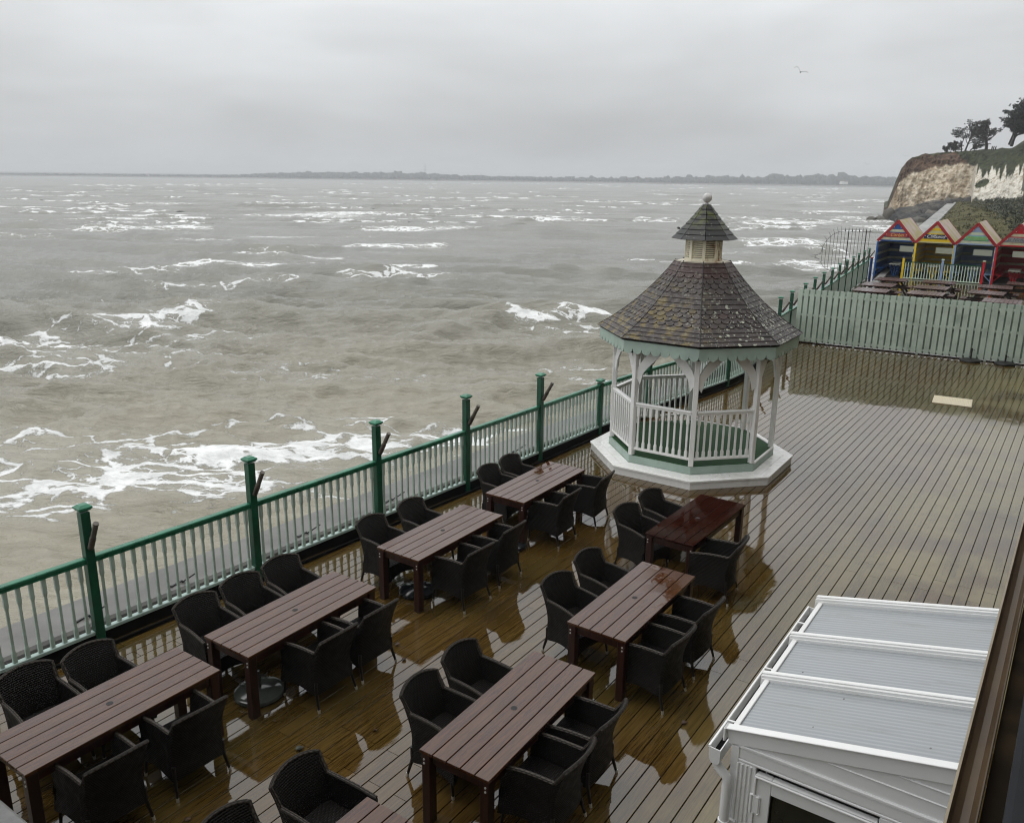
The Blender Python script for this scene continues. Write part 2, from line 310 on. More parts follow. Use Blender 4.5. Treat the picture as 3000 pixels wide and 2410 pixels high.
# ---------------------------------------------------------------- deck boards
dk=MB(); BW=.1575; GAP=.0095; ENDU=58.0
i=0; v=-14.0
while v<0.16:
    us=np.arange(-9,ENDU,.15); ok=[line_v(x)<v-.02 for x in us]
    if any(ok):
        runs=[];st=None
        for x,o in zip(us,ok):
            if o and st is None: st=x
            if not o and st is not None: runs.append((st,x)); st=None
        if st is not None: runs.append((st,ENDU))
        for a,b in runs:
            cut=[a]; x0=math.floor(a/3.6)*3.6+(0 if i%2 else .42)+1.1
            while x0<b:
                if x0>a+.2: cut.append(x0)
                x0+=3.6
            cut.append(b)
            for p,q in zip(cut,cut[1:]):
                if q-p<.05: continue
                w=BW-GAP; ti=random.uniform(-.00022,.00022); dz=random.uniform(-.0003,.0003); e=.0025
                pr=[(-w/2,-.022,0),(-w/2,-e+ti,0),(-w/2+e,ti,0),(w/2-e,-ti,0),(w/2,-e-ti,0),(w/2,-.022,0)]
                vs=[P(uu,v+x,z+dz) for uu in (p+.0028,q-.0028) for x,z,_ in pr]
                dk.add(vs,[(j,j+1,7+j,6+j) for j in range(5)]+[(0,1,2,3,4,5),(6,7,8,9,10,11)])
    v+=BW; i+=1
tag(dk.obj('deck','deck'),'wet brown composite decking boards under a film of rainwater','deck',kind='structure')
sub=MB(); L2=[q for q in LINE]
pts=[Vector((q.x,q.y,-.03)) for q in L2]; far=[P(UVof(q)[0],.16,-.03) for q in L2]
for a,b,c,d in zip(pts,pts[1:],far[1:],far): sub.add([a,b,c,d],[(0,1,2,3)])
tag(sub.obj('deck_base','deck_gap'),'dark gaps beneath the decking boards','deck',kind='structure')
# ---------------------------------------------------------------- seafront fence (balustrade bays, then solid panels)
def baluster(mb,p,z0,z1,d,w=.044,scale=1.0):
    h=z1-z0; y=Vector((-d.y,d.x,0)); prof=[(0,1),(.13,1),(.17,.66),(.5,.66),(.74,.66),(.8,1),(1,1)]
    o=len(mb.v); n=len(prof)
    for t,s_ in prof:
        for a,b in ((-1,-1),(1,-1),(1,1),(-1,1)): mb.v.append(tuple(p+d*(a*w/2*s_)+y*(b*w*.42*s_)+Vector((0,0,z0+h*t))))
    for r in range(n-1):
        for k in range(4): j=(k+1)%4; mb.f.append((o+r*4+k,o+r*4+j,o+(r+1)*4+j,o+(r+1)*4+k))
fence=thing('seafront_fence','green and sage balustrade fence with tall green posts between the deck and the sea','fence',tuple(fp(0)))
FO=fp(0)
def loc_(p): return Vector((p.x-FO.x,p.y-FO.y,p.z))
def fence_post(q,d,top,holder,par,O,pm='green_paint'):
    y=Vector((d.y,-d.x,0))      # towards the deck
    q=Vector((q.x-O.x,q.y-O.y,0)); mb=MB()
    mb.bbox(q+Vector((0,0,(top-.09)/2-.02)),.105,.105,top-.05,.006,d,y)
    p=mb.obj('post',pm,par)
    c=MB(); z=top-.07
    for w,h in ((.13,.018),(.16,.03)): c.bbox(q+Vector((0,0,z+h/2)),w,w,h,.005,d,y); z+=h
    hw=.07; b=[q+d*(hw*a)+y*(hw*e)+Vector((0,0,z)) for a,e in ((-1,-1),(1,-1),(1,1),(-1,1))]; t=[q+d*(.04*a)+y*(.04*e)+Vector((0,0,z+.022)) for a,e in ((-1,-1),(1,-1),(1,1),(-1,1))]
    c.add(b+t,[(4,5,6,7)]+[(k,(k+1)%4,4+(k+1)%4,4+k) for k in range(4)]); c.obj('cap','green_rail',p)
    if holder:
        h=MB(); a=q+y*.075+Vector((0,0,top-.52)); e=a+(y*.3+Vector((0,0,.52))).normalized()*.42
        a2=a+(e-a)*.42
        h.tube([a,a2],.036,12); h.obj('flag_holder','rusty_pole',p,True)
        h=MB(); h.tube([a2-(e-a)*.02,e],[.031,.031],12); h.tube([e-(e-a)*.06,e-(e-a)*.03],[.0335,.0335],12); h.obj('pole_stub','wood_stub',p,True)
    return p
plain('wood_stub',(.09,.075,.06),.25,.3,9)
nbal=0; extra=MB()
short={6,10}
order=sorted(range(len(POSTS)-1),key=lambda i:(POSTS[i]+POSTS[i+1]).length)
for i,q in enumerate(POSTS):
    d=(POSTS[min(i+1,len(POSTS)-1)]-POSTS[max(i-1,0)]).normalized()
    fence_post(q,d,1.25 if i in short else 1.78,i not in short,fence,FO)
for i,(a,b) in enumerate(zip(POSTS,POSTS[1:])):
    a=loc_(a); b=loc_(b); d=(b-a).normalized(); a2=a+d*.055; b2=b-d*.055; y=Vector((d.y,-d.x,0))
    if i==0: a2=b-d*6.5
    z=Vector((0,0,1))
    r=MB(); r.bar(a2+z*1.115,b2+z*1.115,.085,.038,.008); r.bar(a2+z*1.075,b2+z*1.075,.05,.042); r.obj('handrail','green_rail',fence)
    if i<10:
        r=MB(); r.bar(a2+z*.175,b2+z*.175,.075,.045,.006); r.obj('bottom_rail','sage_light',fence)
        n=max(4,round((b2-a2).length/.133)); L=(b2-a2).length
        for j in range(n):
            p=a2+d*(L*(j+.5)/n)
            if i==0 and j<n-10:
                baluster(extra,p,.2,1.055,d); continue
            if nbal<92 and i<7:
                mb=MB(); baluster(mb,p,.2,1.055,d); mb.obj('baluster','sage_paint',fence); nbal+=1
            else: baluster(extra,p,.2,1.055,d)
    else:
        r=MB(); r.box((a2+b2)/2+z*.62,(b2-a2).length,.02,.86,d,y); r.obj('solid_panel','sage_paint',fence)
    r=MB(); r.box((a2+b2)/2+z*.055,(b2-a2).length+.1,.05,.19,d,y); r.obj('gap_shade','matte_black',fence)  # black strip standing in for shade in the open gap below the rail
    r=MB(); r.box((a2+b2)/2+y*.14+z*.02,(b2-a2).length+.1,.035,.05,d,y); r.obj('kerb_strip','matte_black',fence)
eo=extra.obj('balusters','sage_paint',fence); eo['kind']='stuff'
f2=thing('panel_fence','solid pale green panel fence with a row of green posts climbing towards the beach huts','fence',tuple(FAR[0])); O2=FAR[0]
for i,(a,b) in enumerate(zip(FAR,FAR[1:])):
    d=(b-a).normalized(); fence_post(b,d,1.78,True,f2,O2)
    a=a-O2; b=b-O2; a2=a+d*.055; b2=b-d*.055; y=Vector((d.y,-d.x,0)); z=Vector((0,0,1))
    r=MB(); r.box((a2+b2)/2+z*.55,(b2-a2).length,.03,1.0,d,y); r.obj('solid_panel','sage_paint',f2)
    r=MB(); r.bar(a2+z*1.07,b2+z*1.07,.08,.05); r.obj('handrail','green_rail',f2)
bp=thing('blue_post','blue square post with a flat cap beside the first hut','post',(20.72,49.2,0))
r=MB(); r.bbox((0,0,.6),.12,.12,1.2,.006); r.obj('post_shaft','blue_trim',bp); r=MB(); r.bbox((0,0,1.22),.17,.17,.05,.01); r.obj('cap','red_trim',bp)
# sea wall apron beyond the fence
ap=MB()
def off(dist,z): 
    out=[]
    for i,q in enumerate(LINE):
        d=(LINE[min(i+1,len(LINE)-1)]-LINE[max(i-1,0)]).normalized(); out.append(Vector((q.x-d.y*dist,q.y+d.x*dist,z)))
    return out
ext=[fp(-40)]
prof=[(.12,-1.6),(1.66,-1.6),(1.66,-.66),(1.70,-.62),(2.62,-.68),(2.7,-.78),(3.0,-4.5)]
rings=[off(*p_) for p_ in prof]
for r1,r2 in zip(rings,rings[1:]):
    for j in range(len(LINE)-1): ap.add([r1[j],r1[j+1],r2[j+1],r2[j]],[(0,1,2,3)])
tag(ap.obj('sea_wall','concrete'),'wet grey concrete sea wall between the fence and the waves','sea wall',kind='structure')
jn=[]
for nm,lab,cc in (('rusty_bracket','dark rusted angle bracket left on the concrete sea wall beside the first tall post',(.62,1.9)),('rusty_bracket','dark rusted angle bracket on the concrete sea wall below the second tall post',(2.02,1.85)),('rusty_bracket','dark rusted angle bracket on the concrete sea wall below the third tall post',(4.4,1.85)),('rusty_bracket','dark rusted angle bracket on the concrete sea wall below the fourth tall post',(6.45,1.85)),('rusty_bracket','dark rusted angle bracket on the concrete sea wall beside the gazebo step',(10.3,1.85))):
    q=fp(cc[0]); c=Vector((q.x-FD.y*cc[1],q.y+FD.x*cc[1],-.63)); b=MB()
    b.bar(c-FD*.1,c+FD*.1+Vector((0,0,.03)),.03,.02); b.bar(c+FD*.1,c+FD*.2+Vector((FD.y*.25,-FD.x*.25,.2)),.03,.02); b.bar(c-FD*.05,c+Vector((-.05,-.1,.02)),.05,.02)
    tag(b.obj(nm,'dark_metal'),lab,'bracket','brackets on the sea wall')
# ---------------------------------------------------------------- gazebo
GC=Vector((3.613,16.224,0)); GR=R(-101.0)
gz=thing('gazebo','white octagonal wooden gazebo with a brown shingle roof and louvred cupola','gazebo',tuple(GC))
def oc(Rd,k,z,dr=0.0): a=GR+(k+dr)*math.pi/4; return Vector((Rd*math.cos(a),Rd*math.sin(a),z))
def ring8(Rd,z): return [oc(Rd,k,z) for k in range(8)]
def frustum(mb,rings,cap=True):
    n=8; vs=[p for r in rings for p in r]; fs=[(i*n+k,i*n+(k+1)%n,(i+1)*n+(k+1)%n,(i+1)*n+k) for i in range(len(rings)-1) for k in range(n)]
    if cap: fs+=[tuple(range(n)),tuple((len(rings)-1)*n+k for k in range(n))]
    mb.add(vs,fs)
st=MB()
for k in range(8):       # eight mitred tread pairs and their risers
    for r0,r1 in ((2.02,1.835),(1.83,1.645)):
        a,b,c,d=oc(r0,k+.0015,.165),oc(r0,k+.9985,.165),oc(r1,k+.9985,.165),oc(r1,k+.0015,.165)
        st.prism([a,b,c,d],(0,0,-.03))
    a,b,c,d=oc(2.0,k,.0),oc(2.0,k+1,.0),oc(1.96,k+1,.0),oc(1.96,k,.0); st.prism([a,b,c,d],(0,0,.1345))
st.obj('step','step',gz)
pl=MB(); frustum(pl,[ring8(1.635,.0),ring8(1.635,.305)]); pl.obj('platform','sage_paint',gz)
fl=MB(); frustum(fl,[ring8(1.60,.3055),ring8(1.60,.318)]); fl.obj('floor_grass','astro',gz)
lip=MB()
for k in (1,2,3): lip.bar(oc(1.615,k+.03,.318),oc(1.615,k+.97,.318),.04,.026)
lip.obj('floor_edging','white_paint',gz)
PR=1.575
for k in range(8):
    c=oc(PR,k,0); a=GR+k*math.pi/4; x=Vector((math.cos(a),math.sin(a),0)); y=Vector((-x.y,x.x,0))
    pb=MB(); pb.bbox(c+Vector((0,0,1.42)),.095,.095,2.22,.008,x,y); po=pb.obj('post','white_paint',gz)
    for s_ in (-1,1):     # curved knee brackets
        dd=(oc(PR,k+s_,0)-oc(PR,k,0)).normalized(); n_=Vector((-dd.y,dd.x,0)); br=MB(); o_=[];i_=[]
        for j in range(11):
            t=j/10; X=.06+.46*t; Z=1.83+.6*(t**.62)
            dxt=1; w=.075+.035*math.sin(t*math.pi)
            o_.append(c+dd*(X-w*.6)+Vector((0,0,Z+w*.55))); i_.append(c+dd*(X+w*.6)+Vector((0,0,Z-w*.55-(.08 if j==0 else 0))))
        for j in range(10): br.prism([o_[j]+n_*-.017,o_[j+1]+n_*-.017,i_[j+1]+n_*-.017,i_[j]+n_*-.017],n_*.034)
        br.obj('bracket','white_paint',gz)
    if k in (0,1,6,7):
        sp=MB(); cc=oc(1.7,k,2.36); sp.bbox(cc,.07,.1,.09,.02,x,y); sp.bbox(cc+x*.0+Vector((0,0,.06)),.03,.03,.06,.004); sp.obj('spotlight','spot_black',po)
for k in (0,5,6,7,4):
    a,b=oc(PR,k,0),oc(PR,k+1,0); d=(b-a).normalized(); a=a+d*.05; b=b-d*.05; z=Vector((0,0,1))
    r=MB(); r.bar(a+z*1.335,b+z*1.335,.085,.035,.008); r.bar(a+z*1.30,b+z*1.30,.055,.035); r.obj('handrail','white_paint',gz)
    r=MB(); r.bar(a+z*.445,b+z*.445,.06,.045,.006); r.obj('bottom_rail','white_paint',gz)
    for j in range(9):
        mb=MB(); baluster(mb,a+(b-a)*((j+.5)/9),.465,1.285,d,.05); mb.obj('baluster','white_paint',gz)
# fascia with a scalloped lower edge
fa=MB()
for k in range(8):
    a,b=oc(1.905,k,0),oc(1.905,k+1,0); d=(b-a).normalized(); L=(b-a).length; nn=Vector((-d.y,d.x,0)); top=[];bot=[]
    N=96; nsc=8
    for j in range(N+1):
        t=j/N; f=(t*nsc)%1.0; s_=abs(math.sin(math.pi*(t*nsc)))
        zb=2.415-.075*(s_**.55)+ (.02 if f<.07 or f>.93 else 0)
        top.append(a+d*(L*t)+Vector((0,0,2.585))); bot.append(a+d*(L*t)+Vector((0,0,zb)))
    o=len(fa.v); fa.v+=[tuple(x) for x in top+bot]+[tuple(x+nn*.028) for x in top+bot]; n=N+1
    for j in range(N):
        fa.f+= [(o+j,o+j+1,o+n+j+1,o+n+j),(o+2*n+j,o+2*n+j+1,o+3*n+j+1,o+3*n+j),(o+n+j,o+n+j+1,o+3*n+j+1,o+3*n+j),(o+j,o+j+1,o+2*n+j+1,o+2*n+j)]
fa.obj('fascia','sage_paint',gz)
bm_=MB()
for k in range(8): bm_.bar(oc(PR,k+.03,2.47),oc(PR,k+.97,2.47),.09,.1)
bm_.obj('ring_beam','white_paint',gz)
# shingled roof: courses of individual shingles over a bell-cast profile
def bez(t): 
    p0,p1,p2=(1.955,2.60),(1.1,3.10),(.50,3.93); return ((1-t)**2*p0[0]+2*t*(1-t)*p1[0]+t*t*p2[0],(1-t)**2*p0[1]+2*t*(1-t)*p1[1]+t*t*p2[1])
core=MB(); frustum(core,[[oc(bez(t)[0]-.03,k,bez(t)[1]-.022) for k in range(8)] for t in np.linspace(0,1,9)]); 
rf=core.obj('roof','roof_under',gz) if 'roof_under' in M else core.obj('roof',plain('roof_under',(.02,.017,.015),.7,.2,5),gz)
def shingles(mb,prof,ncourse,scallop,width,lap=1.32,th=.012):
    for c in range(ncourse):
        t0=c/ncourse; t1=min(1.0,(c+lap)/ncourse); r0,z0=prof(t0); r1,z1=prof(t1)
        for k in range(8):
            a0,b0,a1,b1=oc(r0,k,z0),oc(r0,k+1,z0),oc(r1,k,z1),oc(r1,k+1,z1)
            nrm=(b0-a0).cross(a1-a0).normalized()
            if nrm.z<0: nrm=-nrm
            lift=nrm*(th*1.25); L=(b0-a0).length; n=max(2,round(L/width)); sh=(.5 if c%2 else 0)
            xs=[0]+[ (j+sh)/n for j in range(n+1) if 0.02<(j+sh)/n<.98]+[1]
            sag=0 if c in scallop else 0
            for xa,xb in zip(xs,xs[1:]):
                g_=.0 if c not in scallop else .004
                def pt(x,t,up): 
                    lo=a0+(b0-a0)*x; hi=a1+(b1-a1)*x; return lo+(hi-lo)*t+lift*(1-t)*up
                jit=random.uniform(-.008,.008)
                bot=[]
                if c in scallop:
                    for q in range(9):
                        s_=-1+2*q/8; bot.append((xa+(xb-xa)*(.5+s_*.485),.46*(1-math.sqrt(max(0,1-s_*s_))) +jit))
                else: bot=[(xa+.001,jit*.4),(xb-.001,jit*.4)]
                poly=[pt(x,t,1.0) for x,t in bot]+[pt(xb-.0005,1,1),pt(xa+.0005,1,1)]
                mb.prism(poly,nrm*th)
sm=MB(); shingles(sm,bez,17,{4,5,6,7,11,12,13,14},.165); sm.obj('shingles','shingle',rf)
hp=MB()
for k in range(8):
    pts=[oc(bez(t)[0]+.004,k,bez(t)[1]+.018) for t in np.linspace(0,1,9)]; hp.tube(pts,.012,5)
hp.obj('ridge_caps','roof_under',rf)
sh=MB(); frustum(sh,[ring8(.52,3.915),ring8(.54,3.925),ring8(.43,3.945)]); 
cu=MB(); frustum(cu,[ring8(.29,3.93),ring8(.29,4.36)])
cup=cu.obj('cupola','matte_black',gz); sh.obj('cupola_shelf','cupola',cup)
lv=MB()
for k in range(8):
    a,b=oc(.315,k,0),oc(.315,k+1,0); d=(b-a).normalized(); nn=Vector((d.y,-d.x,0))
    for j in range(9):
        z=3.985+j*.038; lv.bar(a+d*.03+nn*.004+Vector((0,0,z)),b-d*.03+nn*.004+Vector((0,0,z)),.02,.02,0,(nn*.7+Vector((0,0,1))))
lv.obj('louvres','cupola',cup)
cf=MB()
for k in range(8):
    c=oc(.325,k,4.145); a=GR+k*math.pi/4; x=Vector((math.cos(a),math.sin(a),0)); cf.box(c,.04,.06,.38,x,Vector((-x.y,x.x,0)))
    cf.bar(oc(.33,k,3.962),oc(.33,k+1,3.962),.035,.045); cf.bar(oc(.33,k,4.33),oc(.33,k+1,4.33),.03,.04)
frustum(cf,[ring8(.34,4.335),ring8(.41,4.39)],True); cf.obj('cupola_frame','cupola',cup)
prof2=lambda t:(.60-(.60-.06)*t-.02*math.sin(math.pi*t),4.33+.635*t)
c2=MB(); frustum(c2,[ring8(.55,4.345),ring8(.04,4.95)]); cr=c2.obj('cupola_roof','roof_under',gz)
s2=MB(); shingles(s2,prof2,7,set(),.2); s2.obj('shingles','shingle_moss',cr)
fi=MB(); fi.lathe([(.075,4.93),(.07,4.965),(.035,4.985),(.028,5.0)]+[(max(.004,.088*math.sin(a)),5.09-.088*math.cos(a)) for a in np.linspace(.35,math.pi-.02,14)],n=20); fi.obj('finial','finial_grey',gz,True)
# ---------------------------------------------------------------- tables
def make_table(soaked=False):
    t=thing('dining_table','x','table'); L,W=1.852,.713; tm='table_soaked' if soaked else 'table'
    mb=MB(); pw=(W-4*.009)/5
    for j in range(5): mb.bbox((0,-W/2+pw/2+j*(pw+.009),.745-.016),L,pw,.032,.003)
    mb.obj('tabletop',tm,t)
    for sx in (-1,1):
        for sy in (-1,1):
            lg=MB(); lg.bbox((sx*(L/2-.06),sy*(W/2-.055),.356),.095,.085,.712,.004); lo=lg.obj('leg','leg_wood',t)
            for bz in (.655,.615):
                b=MB(); b.tube([(sx*(L/2-.0125+.0),sy*(W/2-.04),bz),(sx*(L/2-.006),sy*(W/2-.04),bz)],.009,8); b.obj('bolt','bolt_metal',lo)
    for sy in (-1,1):
        a=MB(); a.box((0,sy*(W/2-.05),.66),L-.22,.028,.1); a.obj('apron','leg_wood',t)
    for sx in (-1,1):
        a=MB(); a.box((sx*(L/2-.06),0,.66),.028,W-.2,.1); a.obj('apron','leg_wood',t)
    h=MB(); h.lathe([(.031,.7440),(.031,.7464)],n=24); h.obj('parasol_hole','hole_black',t)
    return t
TB={1:(-3.641,6.649,55.3),2:(-2.389,8.397,55.8),3:(-.93,10.636,55.6),4:(.419,12.641,55.9),5:(2.678,11.175,54.0),6:(1.447,8.778,55.5),7:(.051,6.652,57.2)}
fl_=Vector((-1.0936,5.4983,0)); a8=R(55.5)
c8=fl_-Vector((math.cos(a8),math.sin(a8),0))*.926+Vector((math.sin(a8),-math.cos(a8),0))*.3565
TB[8]=(c8.x,c8.y,55.5)
TL={1:'long brown slatted table at bottom left, cut off by the edge of the photo',
2:'brown slatted table with a grey parasol base showing under its near leg',
3:'brown slatted table by the fence with two dark puddle reflections at its far corner',
4:'brown slatted table by the fence, farthest along and nearest the white gazebo step',
5:'dark red rain-soaked table beside the white gazebo step, away from the fence',
6:'brown table in the middle row with a dark red puddle across its far end',
7:'large brown slatted table at the bottom centre, wholly in view, nearest the camera',
8:'brown table with only its far corner showing at the bottom edge'}
t0=make_table(); t5=make_table(True)
for k_,(x,y,a) in TB.items():
    if k_==5: t=t5; t.location=(x,y,0); t.rotation_euler=(0,0,R(a)); t['label']=TL[k_]
    elif k_==1: t=t0; t.location=(x,y,0); t.rotation_euler=(0,0,R(a)); t['label']=TL[k_]
    else: t=dup(t0,(x,y,0),R(a),TL[k_])
    t['group']='slatted dining tables on the deck'
# ---------------------------------------------------------------- wicker armchair
def chair_proto():
    t=thing('wicker_chair','x','chair')
    # plan U as a function of s in [-1,1]; back for |s|<.36, then a corner, then straight arms forward
    def plan(s,z):
        f=max(0,(z-.42)/.45); flare=.135*f**1.6; low=max(0,(.42-z)/.42)*.02
        a=abs(s); sg=1 if s>=0 else -1
        if a<=.36:
            w=a/.36; x=sg*(.232+.038*f+low)*w; y=-.245-.045*(1-w*w)-flare-low*.5
        elif a<=.5:
            w=(a-.36)/.14; hx=.232+.038*f+low; x=sg*(hx+(.262+low-hx)*math.sin(w*math.pi/2)); y=(-.245-flare-low*.5)+(.105+flare*.85)*(1-math.cos(w*math.pi/2))
        else:
            w=(a-.5)/.5; y0=-.14-flare*.15-low*.5; x=sg*(.262+low-.012*math.exp(-((z-.42)/.12)**2)+.014*w); y=y0+(.27-y0+low)*w
        return x,y
    def top(s):
        a=abs(s)
        if a<=.36: return .868-.045*(a/.36)**2.2
        if a<=.43: w=(a-.36)/.07; return .823-.15*(w*w*(3-2*w))
        w=(a-.43)/.57; return .673-.035*w+.012*math.sin(w*math.pi)
    def bot(s):
        a=abs(s); leg=min(abs(a-.4),abs(a-1.0))
        if a<=.4: return .17+.055*(1-(a/.4)**2)
        return .17+.055*math.sin((a-.4)/.6*math.pi)
    def shell(name,s0,s1,ns,mat='wicker'):
        mb=MB(); nz=16; th=.028; uv=[]
        ss=np.linspace(s0,s1,ns)
        for side in (0,1):
            for i,s in enumerate(ss):
                for j in range(nz+1):
                    z=bot(s)+(top(s)-bot(s))*j/nz; x,y=plan(s,z)
                    if side:
                        e=.004; x1,y1=plan(min(1,s+e),z); x2,y2=plan(max(-1,s-e),z); tx,ty=x1-x2,y1-y2; l=math.hypot(tx,ty) or 1; x-=ty/l*th; y+=tx/l*th
                        if (x*x+(y+.0)**2)>(plan(s,z)[0]**2+plan(s,z)[1]**2): x+=2*ty/l*th; y-=2*tx/l*th
                    mb.v.append((x,y,z)); uv.append((s*1.5,z))
        N=ns*(nz+1)
        for sd in (0,1):
            for i in range(ns-1):
                for j in range(nz): a=sd*N+i*(nz+1)+j; mb.f.append((a,a+nz+1,a+nz+2,a+1))
        for i in range(ns-1):
            for j in (0,nz): a=i*(nz+1)+j; mb.f.append((a,a+nz+1,N+a+nz+1,N+a))
        for i in (0,ns-1):
            for j in range(nz): a=i*(nz+1)+j; mb.f.append((a,a+1,N+a+1,N+a))
        mb.uv=uv; return mb.obj(name,mat,t,True)
    def rim(s0,s1,n,par):
        mb=MB(); pts=[]
        for s in np.linspace(s0,s1,n):
            z=top(s); x,y=plan(s,z); x2,y2=plan(s,z-.0); 
            l=math.hypot(x,y); pts.append(Vector((x-x/l*.012,y-y/l*.012,z+.004)))
        mb.tube(pts,.0185,8); L=0; uv=[]
        for i,p in enumerate(pts):
            if i: L+=(p-pts[i-1]).length
            for k in range(8): uv.append((L,k*.012))
        mb.uv=uv; mb.obj('rim','wicker_rim',par,True)
    b=shell('backrest',-.425,.425,29); rim(-.425,.425,27,b)
    for sg in (-1,1):
        s0,s1=sorted((sg*.4255,sg*1.0)); a=shell('armrest',s0,s1,15); rim(sg*.43,sg*1.0,12,a)
    mb=MB(); uv=[]; n=12      # seat, slightly dished
    for i in range(n+1):
        for j in range(n+1):
            x=-.25+.5*i/n; y=-.24+.52*j/n; z=.435-.012*math.sin(math.pi*i/n)*math.sin(math.pi*j/n)-(.03*max(0,(j/n-.85)/.15)**2); mb.v.append((x,y,z)); uv.append((x,y))
    for i in range(n):
        for j in range(n): a=i*(n+1)+j; mb.f.append((a,a+1,a+n+2,a+n+1))
    mb.uv=uv; mb.obj('seat','wicker',t,True)
    mb=MB(); uv=[]            # front apron, arched below
    for i in range(17):
        x=-.28+.56*i/16; zb=.17+.07*math.sin(math.pi*i/16)
        for j in range(7):
            z=zb+(.41-zb)*j/6
            for yy in (.272,.25): mb.v.append((x,yy,z)); uv.append((x,z))
    for i in range(16):
        for j in range(6):
            a=(i*7+j)*2; mb.f+=[(a,a+2,a+16,a+14),(a+1,a+3,a+17,a+15)]
        a=i*14; mb.f.append((a,a+1,a+15,a+14))
    mb.uv=uv; mb.obj('front_apron','wicker',t)
    for x,y,dx,dy in ((-.245,-.235,-.02,-.045),(.245,-.235,.02,-.045),(-.255,.235,-.01,.02),(.255,.235,.01,.02)):
        lg=MB(); lg.tube([(x,y,.33),(x,y,.2),(x+dx,y+dy,.03)],[.02,.019,.013],8); lo=lg.obj('leg','chair_leg',t,True)
        c=MB(); c.tube([(x+dx,y+dy,.036),(x+dx*1.18,y+dy*1.18,.0)],[.0155,.014],8); c.obj('foot_cap','steel_cap',lo,True)
    return t
chair0=chair_proto(); first=[True]
CH={ # mid of the two upper back corners (x,y), back line angle, side (-1 fence side faces n, +1 deck side faces -n)
'1A':(-4.62,7.0,53,-1),'1B':(-4.21,7.39,55,-1),'1C':(-3.17,5.80,53,1),'1D':(-2.72,6.44,52,1),
'2A':(-3.53,8.44,51,-1),'2B':(-3.19,8.95,50,-1),'2C':(-2.85,9.45,49,-1),'2D':(-1.76,7.76,55,1),'2E':(-1.40,8.30,55,1),
'3A':(-1.96,10.77,52,-1),'3B':(-1.49,11.41,53,-1),'3C':(-.36,9.86,53,1),'3D':(.07,10.58,56,1),
'4A':(-.41,12.97,53,-1),'4B':(-.06,13.49,52,-1),'4C':(.94,11.88,57,1),'4D':(1.56,12.68,62,1),
'5A':(1.65,11.33,40,-1),'5B':(2.09,11.93,42,-1),'5C':(3.06,10.17,62,1),
'6A':(.54,9.08,42,-1),'6B':(.96,9.75,46,-1),'6C':(1.84,7.81,53,1),'6D':(2.30,8.45,53,1),
'7A':(-.86,6.92,56,-1),'7B':(-.52,7.49,53,-1),'7C':(.61,5.90,58,1),'7D':(.95,6.46,58,1),
'8A':(-1.72,5.71,58,-1),'8B':(-2.12,5.13,56,-1)}
TS={'1':'the bottom-left table','2':'the table over a grey parasol base','3':'the third fence table','4':'the fence table nearest the gazebo','5':'the dark red soaked table','6':'the middle-row end-puddle table','7':'the bottom-centre table','8':'the table cut by the bottom edge'}
def clabel(k_):
    tb,ix=k_[0],k_[1]; side=CH[k_][3]
    grp=sorted(q for q in CH if q[0]==tb and CH[q][3]==side)
    pos='' if len(grp)==1 else (('nearer one ' if grp.index(k_)==0 else 'farther one ') if len(grp)==2 else ('nearest one ','middle one ','farthest one ')[grp.index(k_)])
    return 'wicker armchair, '+pos+('on the fence side of ' if side<0 else 'on the deck side of ')+TS[tb]
for k_,(x,y,a,sd) in CH.items():
    a=R(a); f=Vector((math.sin(a),-math.cos(a),0))*(-sd)     # facing
    o=Vector((x,y,0))+f*(.37 if sd<0 else .36); rz=math.atan2(f.y,f.x)-math.pi/2
    if first[0]: c=chair0; c.location=o; c.rotation_euler=(0,0,rz); c['label']=clabel(k_); first[0]=False; c['group']='wicker armchairs around the deck tables'
    else: dup(chair0,o,rz,clabel(k_))
# ---------------------------------------------------------------- parasol bases, mat, leaves
def parasol_base(label,x,y,mat,r=.27,tube_h=.3,grp='parasol bases on the deck'):
    t=thing('parasol_base',label,'parasol base',(x,y,0),0,grp)
    b=MB(); b.lathe([(r*.93,0),(r,.03),(r*.97,.06),(r*.8,.085),(r*.3,.1),(.05,.105)],n=40); b.obj('foot_disc',mat,t,True)
    p=MB(); p.tube([(0,0,.1),(0,0,tube_h)],.026,14,False); p.tube([(0,0,.1),(0,0,tube_h-.01)],.02,14); p.tube([(0,0,tube_h-.02),(0,0,tube_h)],[.03,.03],14,False); p.obj('socket',mat,t,True)
    k_=MB(); k_.tube([(.02,0,tube_h-.07),(.09,.02,tube_h-.06)],.007,6); k_.tube([(.085,-.02,tube_h-.06),(.085,.05,tube_h-.06)],.009,6); k_.obj('clamp_screw','dark_metal',t)
parasol_base('round olive-grey parasol base on the deck behind a leg of the second fence table',-2.69,7.9,'grey_wet_plastic',.27)
parasol_base('dark round parasol base under the fence table nearest the gazebo',.0,11.75,'dark_wet_plastic',.25)
parasol_base('dark round parasol base under the third fence table, in shadow between its legs',-1.25,10.25,'dark_wet_plastic',.25)
parasol_base('dark round parasol base with tall socket against the sage fence',14.45,25.98,'dark_metal',.3,.42)
parasol_base('dark round parasol base with short socket by the sage fence, farther right',15.3,25.55,'dark_metal',.3,.3)
mt=thing('deck_mat','ribbed cream plastic mat lying on the wet deck in front of the sage fence','mat',(11.33,20.89,0),R(-29.5))
mb=MB()
mb.bbox((0,0,.012),.9,.85,.016,.005); mb.obj('base_sheet','mat_cream',mt)
mb=MB()
for j in range(24): mb.bbox((-.43+.86*j/23,0,.023),.018,.82,.008,.003)
mb.obj('ribs','mat_cream',mt)
